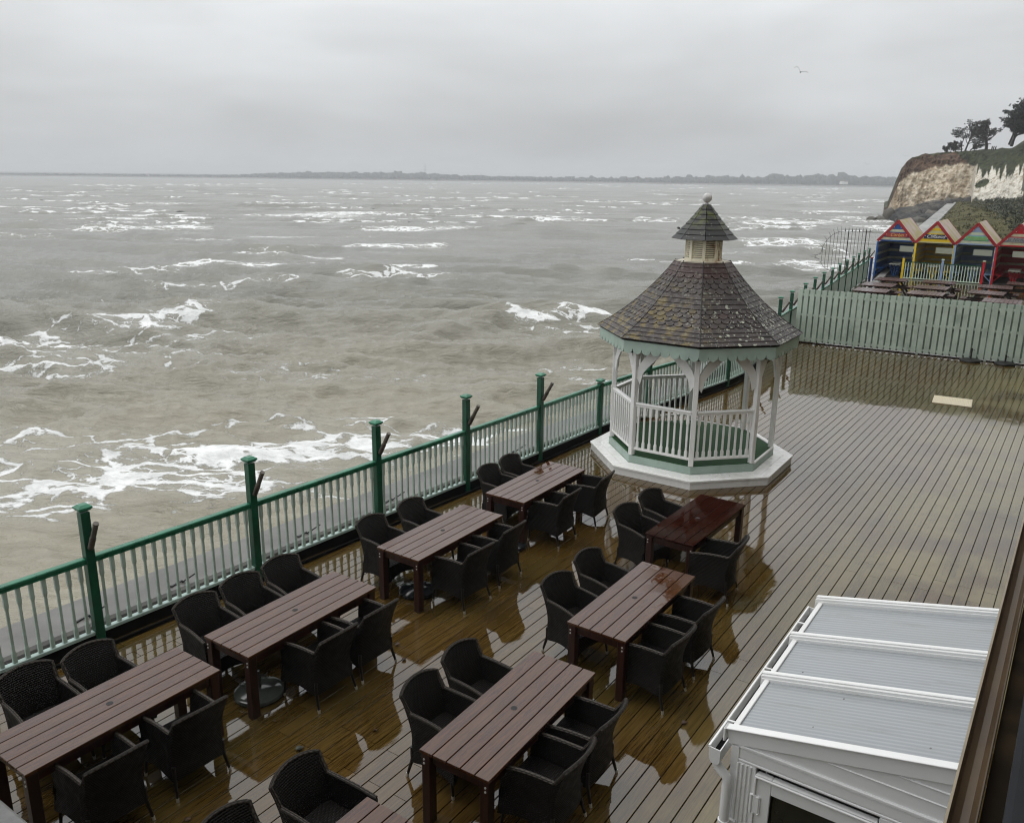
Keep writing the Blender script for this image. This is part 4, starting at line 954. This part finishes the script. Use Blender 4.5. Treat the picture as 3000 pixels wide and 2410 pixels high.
def cluster(mb,c,r,n,size,flat=1.0,rnd=random):
    for _ in range(n):
        d=Vector((rnd.gauss(0,1),rnd.gauss(0,1),rnd.gauss(0,1)*flat)); d.normalize(); p=c+Vector((d.x*r,d.y*r,d.z*r*flat))*(rnd.random()**.4)
        a=Vector((rnd.gauss(0,1),rnd.gauss(0,1),rnd.gauss(0,1))).normalized()*size*rnd.uniform(.5,1.3); b=a.cross(Vector((rnd.gauss(0,1),rnd.gauss(0,1),rnd.gauss(0,1)))).normalized()*size*rnd.uniform(.25,.6)
        o=len(mb.v); mb.v+=[tuple(p-a),tuple(p+b),tuple(p+a),tuple(p-b)]; mb.f.append((o,o+1,o+2,o+3))
gs=MB()
for _ in range(900):
    t=random.uniform(-.08,1.15); s=random.uniform(.6,26); p=RA+(RB-RA)*t+rn*s; cluster(gs,Vector((p.x,p.y,bank_z(s,t)+.12)),random.uniform(.3,.8),16,.16,.45)
tag(gs.obj('rough_grass',plain('tuft_leaf',(.085,.078,.03),.8,.6,.5)),'tufts of rough olive grass on the bank','grass',kind='stuff')
bs=MB()
for _ in range(650):
    t=random.uniform(-.05,1.2); s=random.uniform(5,40)
    if s<8-3*t: continue
    p=RA+(RB-RA)*t+rn*s; r=random.uniform(.5,1.3); cluster(bs,Vector((p.x,p.y,bank_z(s,t)+r*.25)),r,34,.22,.6)
tag(bs.obj('scrub',plain('scrub_leaf',(.035,.04,.022),.8,.6,.62)),'dark tangled scrub covering the bank on the right','scrub',kind='stuff')
# boulders at the cliff foot
def rock(mb,c,r,sq=(1,1,.62)):
    bm=bmesh.new(); bmesh.ops.create_icosphere(bm,subdivisions=2,radius=1); o=len(mb.v); sd=Vector((random.random()*50,random.random()*50,0)); rz=Matrix.Rotation(random.random()*6,3,'Z')
    for v in bm.verts:
        d=1+.38*mnoise.noise(v.co*1.3+sd)+.15*mnoise.noise(v.co*3+sd); p=rz@Vector((v.co.x*d*r*sq[0],v.co.y*d*r*sq[1],v.co.z*d*r*sq[2])); mb.v.append((c.x+p.x,c.y+p.y,c.z+p.z))
    bm.verts.index_update(); mb.f+=[tuple(o+v.index for v in f.verts) for f in bm.faces]; bm.free()
rb=MB()
for _ in range(430):
    px=random.uniform(2618,2850); w=(px-2618)/232
    bd_,_,_,bz=lerp_tab(CT,px); back=random.random(); D=bd_-1-back*(6+26*w); q=UD(px,600,D); z=bz+.4-(bz+3.3)*back; rock(rb,Vector((q.x,q.y,z)),random.choice((.6,.8,1.,1.3,1.9,2.3))*(1.1-.3*w))
tag(rb.obj('boulder_slope','wreck_rock',None,'all'),'dark fallen boulders heaped below the chalk cliff','boulders',kind='stuff')
for px,py,r,sq,l in ((2556,640,.95,(1.6,1,.75),'low dark rock lying off the tip of the headland, farthest out to sea'),(2584,637,1.15,(1.6,1,.8),'dark rock between the outermost rock and the headland tip'),(2605,628,1.5,(.9,1,1.3),'tall dark stack of rock against the foot of the headland tip')):
    q=UD(px,py,213); m_=MB(); rock(m_,Vector((0,0,0)),r,sq); o=m_.obj('sea_rock','wreck_rock',None,'all'); o.location=(q.x,q.y,-2.75+(.9 if px>2600 else 0)); tag(o,l,'rock','rocks off the headland')
# ---------------------------------------------------------------- trees on the headland
def tree(name,label,cat,px,py,D,h,lean,spread,levels,nbr,foliage,fsize,seed,upw=.5,trunk_r=.16,wind=.5,mat='needles',flat=.35,start=.35):
    rn_=random.Random(seed); base=UD(px,py,D); base.z-=.3
    t=thing(name,label,cat,tuple(base),0,'trees along the headland top'); wood=MB(); tips=[]; rtv=Vector((RT[0],RT[1],0)).normalized()
    def grow(p,d,L,r,lv):
        pts=[p];rs=[r]; n=4
        for i in range(n):
            d=(d+Vector((rn_.gauss(0,.13),rn_.gauss(0,.13),rn_.gauss(0,.1)))+rtv*wind*.10*(lv>0)).normalized(); p=p+d*(L/n); pts.append(p); rs.append(r*(1-.5*(i+1)/n))
        wood.tube(pts,rs,5 if lv<2 else 3)
        if lv>=levels: tips.append((pts[-1],L)); tips.append((pts[-2],L)); return
        for q in range(nbr[lv]):
            f=rn_.uniform(start if lv==0 else .3,1); k_=min(n-1,int(f*n)); b=pts[k_]+(pts[k_+1]-pts[k_])*(f*n-k_)
            an=rn_.uniform(0,6.28); side=Vector((math.cos(an),math.sin(an),0)); nd=(d*.45+side*spread+Vector((0,0,upw*rn_.uniform(.2,1.1)))+rtv*wind*.55).normalized()
            grow(b,nd,L*rn_.uniform(.42,.68),r*.45,lv+1)
    grow(Vector((0,0,0)),(Vector((0,0,1))+rtv*lean).normalized(),h*.46,trunk_r,0)
    wood.obj('trunk','bark',t)
    fm=MB()
    for p,L in tips: cluster(fm,p,max(.2,L*.36),foliage,fsize,flat,rn_)
    if fm.v: fm.obj('crown',mat,t)
    return t
tree('pine_tree','thin bent pine with a small flat crown on the cliff edge','tree',2817,441,217,8.0,-.05,.7,2,(7,5),8,.2,3,.35,.13,-.9,start=.72)
tree('pine_tree','windswept pine leaning right with layered crown on the cliff','tree',2828,439,216,9.5,.5,.7,2,(17,6),7,.22,11,.3,.2,.75,start=.3)
tree('pine_tree','low spreading windblown pine at the foot of the leaning pine','tree',2842,438,215,6.5,.8,.8,2,(12,5),7,.2,19,.1,.14,.9,start=.2)
tree('bare_tree','bare round-headed tree standing alone on the cliff top','tree',2890,434,210,9.0,.05,.9,3,(8,5,4),3,.3,5,.7,.34,0,mat='twigs',flat=.9,start=.3)
tree('bare_tree','small bare tree beside the big dark pine','tree',2956,420,203,8.5,-.1,.8,3,(7,5,4),3,.26,23,.8,.2,-.2,mat='twigs',flat=.9)
tree('pine_tree','big dark spreading pine at the right edge of the photo','tree',2964,423,201,11.5,.35,.8,2,(26,8),13,.32,8,.3,.34,.35,flat=.45,start=.3)
tree('pine_tree','tall dark pine partly outside the right edge','tree',3012,412,199,12,-.05,.8,2,(26,8),13,.32,31,.35,.34,.2,flat=.45,start=.25)
for i,(px,py,h,l) in enumerate(((2772,446,2.2,'leafless thorn bush on the cliff edge, outermost to the left'),(2786,444,3.4,'leafless thorn bush on the cliff edge, second from the left'),(2800,443,3.6,'leafless thorn bush against the thin bent pine'),(2855,437,2.2,'leafless thorn bush below the leaning pine'))):
    tree('thorn_bush',l,'bush',px,py,218,h,0,.9,2,(12,6),9,.15,40+i,.8,.07,.1,'twigs',.9,.05)
for i,(px,l) in enumerate(((2906,'leftmost of three short dark stakes on the cliff top'),(2911,'middle of three short dark stakes on the cliff top'),(2916.5,'rightmost, slanted one of three short dark stakes on the cliff top'))):
    q=UD(px,435,208); m_=MB(); m_.tube([(0,0,-.3),(.03,0,.2),(.06*i,0,.42)],[.13,.11,.09],7); m_.tube([(.06*i,0,.42),(.06*i,0,.46)],[.11,.1],7); o=m_.obj('stake','bark'); o.location=q; tag(o,l,'stake','stakes on the cliff top')
# ---------------------------------------------------------------- gulls
def gull(label,px,py,D,span,roll):
    q=UD(px,py,D); t=MB()
    def wing(sd,lift):
        pts=[(0,.02,0),(.16,.03,.10*lift),(.30,.0,.15*lift),(.42,-.05,.13*lift),(.5,-.11,.09*lift)]; ch=[.17,.16,.13,.1,.02]
        o=len(t.v)
        for (x,y,z),c in zip(pts,ch):
            for yy,zz in ((c*.5,0),(0,.012),(-c*.5,0),(0,-.006)): t.v.append((sd*x*span,(y+yy)*span,(z+zz)*span))
        for i in range(4):
            for j in range(4): a=o+i*4+j; b=o+i*4+(j+1)%4; t.f.append((a,b,b+4,a+4))
    wing(1,1.9); wing(-1,.8)
    t.tube([(0,.23*span,.0),(0,.19*span,.005),(0,.12*span,0),(0,0,0),(0,-.14*span,.0),(0,-.24*span,.0)],[.004*span,.025*span,.04*span,.05*span,.03*span,.006*span],8)
    o=t.obj('seagull','gull_grey',None,'all'); o.location=q; o.rotation_euler=(0,R(roll),R(160)); tag(o,label,'bird','gulls over the sea'); return o
gull('dark seagull gliding high in the grey sky with bent wings',2345,212,40,.62,-14)
gull('distant seagull low over the far shore near the cliff',2540,482,150,.85,-5)
gull('distant seagull just above the far treeline beside the cliff',2617,504,160,.6,8)
gull('tiny pale seagull beside the cliff top edge',2652,458,170,.8,4)
# ---------------------------------------------------------------- far shore
def shore_y(x): return float(np.interp(x,[-6000,-1187,-594,-254,75,361,596,699,1100,3000],[2300,2010,2120,2100,2060,1870,1705,1630,1500,1400]))
xs=np.linspace(-5200,3000,300); fl=MB()
for x in xs:
    y=shore_y(x)+6*math.sin(x*.021)+4*math.sin(x*.057)
    for dy,z in ((-12,-3.6),(0,-2.75),(14,-2.1),(60,-.8),(130,1.2),(900,4),(2600,8)): fl.v.append((x,y+dy,z))
for i in range(len(xs)-1):
    for j in range(6): a=i*7+j; fl.f.append((a,a+1,a+8,a+7))
tag(fl.obj('far_shore','far_sand',None,'all'),'low muddy far shore across the bay','shore',kind='structure')
ft=MB()
def tz(px):   # tree-line height in metres along the picture
    return float(np.interp(px,[-900,0,250,500,700,760,800,900,1100,1300,1420,1600,1750,1900,2000,2120,2200,2300,2400,2500,2600,2750],[4,5,6,6,8,11,13,16,17,15,12,11,11,12,13,15,16,18,20,19,18,18]))
px=-900
while px<2760:
    D0=U(px,540,-3); r=ray(px,540); bx,by=r[0],r[1]; n_=math.hypot(bx,by); bx/=n_; by/=n_
    D=1900.
    for _ in range(12): D=shore_y(bx*D)/by
    h=tz(px)
    for layer in range(3):
        Dl=D+70+layer*45+random.uniform(0,25); hh=h*random.uniform(.6,1.0)*(.8+.12*layer)
        if random.random()<.06 and px>1150: hh*=1.3
        rr=max(2.2,hh*random.uniform(.5,.75)); c=Vector((bx*Dl,by*Dl,-1.5+hh*.42)); o=len(ft.v); sd=Vector((px*.13+layer*9,layer*3.1,0)); NA,NB=9,5
        for i in range(NB+1):
            th=math.pi*i/NB
            for j in range(NA):
                ph=2*math.pi*j/NA; v=Vector((math.sin(th)*math.cos(ph),math.sin(th)*math.sin(ph),math.cos(th))); d=1+.55*mnoise.noise(v*2.1+sd)
                ft.v.append((c.x+v.x*rr*d,c.y+v.y*rr*d,c.z+v.z*hh*.62*d))
        for i in range(NB):
            for j in range(NA): a=o+i*NA+j; b=o+i*NA+(j+1)%NA; ft.f.append((a,b,b+NA,a+NA))
    px+=random.uniform(2.2,5.0)*(1 if px>700 else 1.5)
tag(ft.obj('far_trees','far_veg'),'hazy grey line of trees along the far shore','trees',kind='stuff')
q=UD(2472,534,1740); hs=thing('farmhouse','tiny white house among the trees on the far shore','house',(q.x,q.y,1.5),.3)
m_=MB(); m_.box((0,0,2.5),14,6,4.5); m_.box((-5,-2,3),4.5,6,6); m_.obj('wall','house_white',hs); m_=MB(); m_.prism([(-7.2,-3.4,4.7),(-7.2,3.4,4.7),(-7.2,0,7)],(14.4,0,0)); m_.prism([(-7.6,-5.1,5.9),(-2.4,-5.1,5.9),(-5,-5.1,8.6)],(0,6.2,0)); m_.obj('roof','house_roof',hs)
q=UD(1246,528,2200); py_=thing('pylon','faint lattice pylon rising above the far treeline','pylon',(q.x,q.y,0))
m_=MB()
for sx in (-1,1): m_.tube([(sx*4,0,0),(sx*1.2,0,22),(sx*.5,0,38)],[.22,.18,.14],4)
for z_ in (6,13,20): m_.tube([(-4+z_*.13,0,z_),(3,0,z_+6)],.1,3); m_.tube([(4-z_*.13,0,z_),(-3,0,z_+6)],.1,3)
m_.obj('tower','far_veg',py_); m_=MB()
for z_,w in ((24,7),(30,5.5),(36,4)): m_.tube([(-w,0,z_),(w,0,z_)],.18,4)
m_.obj('crossarm','far_veg',py_)
# ---------------------------------------------------------------- sea
SEA=-3.0
rr=[11.0]
while rr[-1]<4300:
    r=rr[-1]; d=r*r/(8.4*838)*.75
    if r<600: d=min(max(.11,d),1.5 if r<260 else 2.6)
    else: d=min(d,2.6+(r-600)*.06)
    rr.append(r+d)
rr=np.array(rr); th=np.linspace(R(-58),R(60),980)
RR,TT=np.meshgrid(rr,th,indexing='ij'); X=RR*np.sin(TT); Y=RR*np.cos(TT); dr=np.gradient(rr)[:,None]*np.ones_like(TT)
Z=np.zeros_like(X); rg=np.random.default_rng(11)
for lam,amp,nd,spread in ((31,.10,4,.25),(19,.12,5,.35),(12,.10,6,.4),(7.5,.06,8,.4),(4.6,.052,9,.45),(2.9,.062,10,.55),(1.8,.048,11,.62),(1.1,.032,12,.9),(.7,.018,10,1.1)):
    fac=np.clip(lam/(2.2*np.maximum(dr,RR*(th[1]-th[0])*.8))-.9,0,1)
    if lam>10: fac=np.maximum(fac,.0)
    for _ in range(nd):
        a=R(-99)+rg.normal(0,spread*.42); L_=lam*rg.uniform(.75,1.3); kx,ky=math.cos(a)*2*math.pi/L_,math.sin(a)*2*math.pi/L_
        s=.5+.5*np.sin(kx*X+ky*Y+rg.uniform(0,6.28)+.35*np.sin(X*.11+Y*.07+rg.uniform(0,6)))
        Z+=fac*amp*rg.uniform(.7,1.2)*(2*s**2.2-.75)
# wave sets come in groups
Z*=(.78+.3*np.sin(X*.035+1.3+.6*np.sin(Y*.02))*np.sin(Y*.05+X*.012))
calm=np.clip((RR-14)/45,.3,1.0); Z*=calm
def seg(ax,ay,bx,by):
    dx,dy=bx-ax,by-ay; L_=math.hypot(dx,dy); t=((X-ax)*dx+(Y-ay)*dy)/(L_*L_); nd=((X-ax)*(-dy)+(Y-ay)*dx)/L_; return t,nd,L_
F=np.zeros_like(X)
def breaker(ax,ay,bx,by,h,w,foam=0.,f0=0.,f1=1.):
    t,nd,L_=seg(ax,ay,bx,by); wob=.5*np.sin(t*9+ax)+.3*np.sin(t*23+ay); n2=nd+wob
    env=np.exp(-np.clip(np.abs(t-.5)-.32,0,None)**2/.012)
    shp=np.where(n2<0,np.exp(-(n2/(w*.55))**2),np.exp(-(n2/(w*1.5))**2)); 
    globals()['Z']=Z+h*env*shp
    if foam>0:
        e2=np.exp(-np.clip(np.abs(t-(f0+f1)/2)-(f1-f0)/2,0,None)**2/.006); globals()['F']=np.maximum(F,foam*e2*np.exp(-((n2+w*.35)/(w*.75))**2))
breaker(-6.5,43.5,6.5,53.0,.6,1.5,.82,.55,.98)
breaker(-29,42.,-16,52.,.4,2.,.62,.1,.8)
breaker(20,76,36,90,.55,2.6,.9,.55,.95)
breaker(8,64,20,70,.4,2.2,.0)
breaker(-15,36,-6,39,.28,1.6,.0); breaker(-12,56,0,58,.3,2.,.0); breaker(-40,70,-24,78,.4,2.4,.55,.2,.6); breaker(-22,104,-6,108,.45,2.6,.8,.1,.8); breaker(28,112,44,118,.6,3,.8,.2,.62); breaker(-70,132,-48,140,.5,3,.8,.3,.9)
rq=np.random.default_rng(21)
for _ in range(75):
    D_=26*math.exp(rq.random()*2.3); px_=rq.uniform(-150,2500)
    if px_>1750 and D_<60: continue
    c_=UD(px_,560,D_); Lh=rq.uniform(2.5,7)*(1+D_/130); an=rq.normal(.06,.13); w_=rq.uniform(.55,1.15)*(1+D_/160); h_=w_*rq.uniform(.16,.30)
    fo=rq.uniform(.45,.85) if (rq.random()<.28 and D_>60) else 0
    breaker(c_.x-Lh*math.cos(an),c_.y-Lh*math.sin(an),c_.x+Lh*math.cos(an),c_.y+Lh*math.sin(an),h_,w_,fo,.25,.75)
def blob(px,py,sx,sy,a,rot=0.):
    q=U(px,py,SEA); dx,dy=X-q.x,Y-q.y; c,s=math.cos(rot),math.sin(rot); u,v=(dx*c+dy*s)/sx,(-dx*s+dy*c)/sy; globals()['F']=np.maximum(F,a*np.exp(-(u*u+v*v)**1.5))
for b in ((-60,1420,3.4,2.5,.62),(150,1440,3.2,2.3,.62),(330,1400,3.2,2.4,.68),(500,1370,3.2,2.1,.62),(650,1420,2.4,1.6,.8),(640,1340,3,1.5,.9),(820,1330,2.8,1.5,.85),(1000,1310,2.8,1.4,.85),(1150,1290,2.8,1.3,.62),(1320,1272,2.4,1.0,.85),(1480,1245,2.4,1.0,.62),(60,1290,3.2,1.1,.62),(250,1330,8,3.2,.5),(700,1380,5,3,.5),(1000,1330,5,2.2,.52),(1250,1270,4,1.6,.52),(900,1260,4,1.2,.45),(1050,1240,2.2,1.0,.62),(900,1440,2.0,1.,.55),(-200,1380,3,2.6,.8),
 (150,1040,11,4.5,.5),(450,1000,9,3,.46),(1000,1100,9,4,.34),(0,1010,4.2,1.2,.75),(200,1000,4,1.1,.85),(400,965,4,1.1,.75),(120,1075,5,1.7,.58),(700,985,5,1.5,.42),(330,1060,4,1.4,.45),(60,880,7,2.5,.4),
 (1640,968,3.6,.7,.55),(1735,950,2.6,.8,.55),(1690,1062,2.6,1.2,.62),(1745,1130,1.6,1.,.5),
 (2300,652,13,10,.8),(2160,640,10,7,.6),(2450,622,12,10,.75),(2570,648,9,8,.62),(2650,668,9,8,1.15),(2500,640,8,7,.62),(2350,722,10,4.5,.72),(2480,705,9,4.5,.55),(2210,742,6,3,.5),(2400,800,5,2.4,.6),(2320,775,5,2,.45),(2500,760,5,3,.55),
 (900,634,15,6,.8),(1030,626,13,6,.75),(1180,672,9,4,.8),(830,695,9,3.5,.62),(1010,690,8,3,.6),(1330,668,8,3,.65),(300,672,9,3,.6),(170,680,7,3,.6),(560,600,18,6,.62),(450,596,16,6,.65)): blob(*b)
F+=.0
# wind-torn crests
crest=np.clip((Z-.62)/.3,0,1)*np.clip((RR-45)/60,0,1); F=np.maximum(F,crest*.6)
near=(X*.6142+Y*.7891); 
vs=np.stack([X.ravel(),Y.ravel(),(Z+SEA).ravel()],1); nr_,nc_=X.shape
idx=np.arange(nr_*nc_).reshape(nr_,nc_); q=np.stack([idx[:-1,:-1],idx[:-1,1:],idx[1:,1:],idx[1:,:-1]],-1).reshape(-1,4)
foam=F.ravel().astype(np.float32)
# distant whitecaps: long low torn ridges
wv=[];wf=[];wa=[];o0=len(vs)
rw=np.random.default_rng(5)
for _ in range(250):
    py=537+ (rw.random()**1.35)*165; px=rw.uniform(-250,2700)
    hor=522+(px-1500)*.0121
    D=8.4*2456/max(6.5,py-hor)
    if D>2600 or D<150: continue
    if px>2560 and D>190: continue
    c=U(px,py,SEA); c=UD(px,540,D); Lm=rw.uniform(2.5,9)*(1+D/380)*(.5+rw.random()); hgt=rw.uniform(.2,.42)*(1+D/1500); wd=.8+D*.0035; rot=rw.normal(.0,.1)
    n=14; ca,sa=math.cos(rot),math.sin(rot); ph=rw.uniform(0,9); o=o0+len(wv)
    for i in range(n+1):
        t=i/n*2-1; env=max(0,1-t*t)**.7; hh=hgt*env*(.6+.4*math.sin(t*7+ph)+.25*math.sin(t*17+ph*2)); x=t*Lm; yb=.35*math.sin(t*5+ph)*wd
        for y_,z_,f_ in ((-wd*1.1,-.3,0.),(-wd*.55,hh*.5-.08,.75),(0,hh,1.12),(wd*.7,hh*.4-.08,.5),(wd*1.6,-.3,0.)):
            yy=y_+yb; wv.append((c.x+x*ca-yy*sa,c.y+x*sa+yy*ca,SEA+z_+.06)); wa.append(f_*min(1,env*1.3)*(.75+.35*math.sin(t*11+ph*3)))
    for i in range(n):
        for j in range(4): a=o+i*5+j; wf.append((a,a+5,a+6,a+1))
vs=np.concatenate([vs,np.array(wv)]); q=np.concatenate([q,np.array(wf)]); foam=np.concatenate([foam,np.array(wa,dtype=np.float32)])
me=bpy.data.meshes.new('sea'); me.vertices.add(len(vs)); me.vertices.foreach_set('co',vs.astype(np.float32).ravel()); me.loops.add(q.size); me.loops.foreach_set('vertex_index',q.astype(np.int32).ravel()); me.polygons.add(len(q)); me.polygons.foreach_set('loop_start',np.arange(0,q.size,4,dtype=np.int32)); me.polygons.foreach_set('use_smooth',[True]*len(q)); me.update(calc_edges=True)
a=me.attributes.new('foam','FLOAT','POINT'); a.data.foreach_set('value',foam)
sea=bpy.data.objects.new('sea',me); COL.objects.link(sea); tag(sea,'choppy grey-brown sea with white foam and breaking crests','sea',kind='structure')
k=NT('sea_water'); g=k.coord(); f=k.attr('foam'); sp=k.n('ShaderNodeSeparateXYZ'); k.l(g,sp.inputs[0])
dist=k.n('ShaderNodeVectorMath',operation='LENGTH'); k.l(g,dist.inputs[0]); dd=dist.outputs['Value']
wp=k.n('ShaderNodeVectorMath',operation='ADD'); k.l(k.map(g,(.42,1.15,0),rot=(0,0,-.08)),wp.inputs[0]); nz=k.n('ShaderNodeTexNoise'); k.l(g,nz.inputs['Vector']); nz.inputs['Scale'].default_value=.8; nz.inputs['Detail'].default_value=4
sv=k.n('ShaderNodeVectorMath',operation='SCALE'); k.l(nz.outputs[1],sv.inputs[0]); sv.inputs[3].default_value=1.15; k.l(sv.outputs[0],wp.inputs[1])
e1=k.voro(wp.outputs[0],.8,'DISTANCE_TO_EDGE'); e2=k.voro(wp.outputs[0],2.3,'DISTANCE_TO_EDGE'); e=k.math('MINIMUM',k.math('ADD',e1,.0),k.math('ADD',k.math('MULTIPLY',e2,1.1),.07))
fn=k.noise(k.map(g,(.6,1,1)),1.9,8,.72); fn2=k.noise(k.map(g,(.45,1,1)),.32,3,.55)
lace=k.math('SUBTRACT',k.math('ADD',f,k.math('MULTIPLY',k.math('SUBTRACT',fn2,.5),k.math('MULTIPLY',f,.9))),k.math('ADD',k.math('MULTIPLY',e,2.75),k.math('MULTIPLY',k.math('SUBTRACT',fn,.5),1.5)))
mask=k.ramp(lace,.3,.5)
solid=k.ramp(k.math('ADD',f,k.math('MULTIPLY',k.math('SUBTRACT',fn,.5),1.4)),1.12,1.4); mask=k.math('MAXIMUM',mask,solid)
far=k.ramp(dd,16,75); wat=k.mix(far,(.235,.215,.158),(.128,.127,.104)); wat=k.mix(k.ramp(k.noise(g,.13,4,.6),.4,.7,0,.6),wat,k.mix(far,(.28,.252,.183),(.165,.16,.126)))
haze_f=k.ramp(f,.15,.8,0,.35); wat=k.mix(haze_f,wat,(.34,.33,.29))
rip=k.math('ADD',k.noise(k.map(g,(.32,1,1),rot=(0,0,-.06)),2.6,6,.66,.5),k.math('MULTIPLY',k.noise(k.map(g,(.3,1,1),rot=(0,0,-.06)),.7,4,.6,.4),1.8))
b=k.bump(k.math('ADD',rip,k.math('MULTIPLY',k.math('MULTIPLY',mask,fn),.6)),.55,.16)
k.l(k.ramp(dd,25,420,.8,.3),b.inputs['Strength'])
M['sea']=k.set(k.mix(mask,wat,k.mix(k.ramp(fn,.3,.65),(.55,.56,.55),(.86,.87,.86))),k.math('ADD',k.ramp(dd,20,300,.1,.22),k.math('MULTIPLY',mask,.5)),.5,ior=1.45); me.materials.append(M['sea'])
# ---------------------------------------------------------------- sky, light, haze
w=bpy.data.worlds.new('World'); S.world=w; w.use_nodes=True; nt=w.node_tree; nt.nodes.clear()
k=NT.__new__(NT); k.t=nt
out=k.n('ShaderNodeOutputWorld'); bg=k.n('ShaderNodeBackground'); k.l(bg.outputs[0],out.inputs[0])
SUN_EL,SUN_AZ=R(66),R(-60)
sky=k.n('ShaderNodeTexSky',sky_type='NISHITA'); sky.sun_disc=False; sky.sun_elevation=SUN_EL; sky.sun_rotation=SUN_AZ; sky.dust_density=6; sky.air_density=1.5
hs_=k.n('ShaderNodeHueSaturation'); hs_.inputs['Saturation'].default_value=.12; k.l(sky.outputs[0],hs_.inputs['Color'])
v=k.coord('Generated'); sp=k.n('ShaderNodeSeparateXYZ'); k.l(v,sp.inputs[0]); el=sp.outputs[2]
cl=k.noise(k.map(v,(1.,1.,3.4)),2.1,5,.5,.25); cl2=k.noise(k.map(v,(1.,1.,5.)),5.5,4,.5)
br=k.n('ShaderNodeValToRGB'); k.l(el,br.inputs[0]); cr=br.color_ramp; cr.interpolation='B_SPLINE'
STOPS=[(0.0,6.5),(.03,6.3),(.075,6.3),(.13,7.0),(.2,8.4),(.45,11.8),(1.0,14.0)]
while len(cr.elements)<len(STOPS): cr.elements.new(.5)
for e_,(p_,val) in zip(cr.elements,STOPS): e_.position=p_; e_.color=(val/20,val/20,val/20,1)
val=k.math('MULTIPLY',br.outputs[0],20.)
val=k.math('MULTIPLY',val,k.math('ADD',1.,k.math('ADD',k.math('MULTIPLY',k.math('SUBTRACT',cl,.5),.85),k.math('MULTIPLY',k.math('SUBTRACT',cl2,.5),.12))))
gc=k.n('ShaderNodeCombineColor'); k.l(k.math('MULTIPLY',val,.975),gc.inputs[0]); k.l(val,gc.inputs[1]); k.l(k.math('MULTIPLY',val,1.02),gc.inputs[2])
k.l(k.mix(.93,hs_.outputs[0],gc.outputs[0]),bg.inputs[0]); bg.inputs[1].default_value=.095
sn=bpy.data.lights.new('sun','SUN'); sn.energy=.75; sn.angle=R(40); sn.color=(1,.97,.93); so_=bpy.data.objects.new('sun',sn); COL.objects.link(so_)
sd=Vector((math.sin(-SUN_AZ)*-1*math.cos(SUN_EL),math.cos(SUN_AZ)*math.cos(SUN_EL),math.sin(SUN_EL)))
so_.rotation_euler=sd.to_track_quat('Z','Y').to_euler()
HAZE=True
if HAZE:
    hz=MB(); hz.box((-900,2100,13.5),10400,4400,45); ho=hz.obj('haze',None); mt_=bpy.data.materials.new('haze_air'); mt_.use_nodes=True; t_=mt_.node_tree; t_.nodes.clear(); o_=t_.nodes.new('ShaderNodeOutputMaterial'); p_=t_.nodes.new('ShaderNodeVolumePrincipled'); p_.inputs['Color'].default_value=(.93,.95,.97,1); p_.inputs['Density'].default_value=.00040; t_.links.new(p_.outputs[0],o_.inputs['Volume']); ho.data.materials.append(mt_); tag(ho,'thin grey sea haze fading the far shore','haze',kind='stuff')
S.view_settings.view_transform='Standard'; S.view_settings.look='None'; S.view_settings.exposure=.12; S.view_settings.gamma=1
S.cycles.filter_width=1.15; S.cycles.max_bounces=6; S.cycles.diffuse_bounces=3; S.cycles.glossy_bounces=4; S.cycles.transmission_bounces=2; S.cycles.volume_bounces=0; S.cycles.sample_clamp_indirect=6
try: S.cycles.use_denoising=True; S.cycles.denoiser='OPENIMAGEDENOISE'
except Exception as e: print(e)
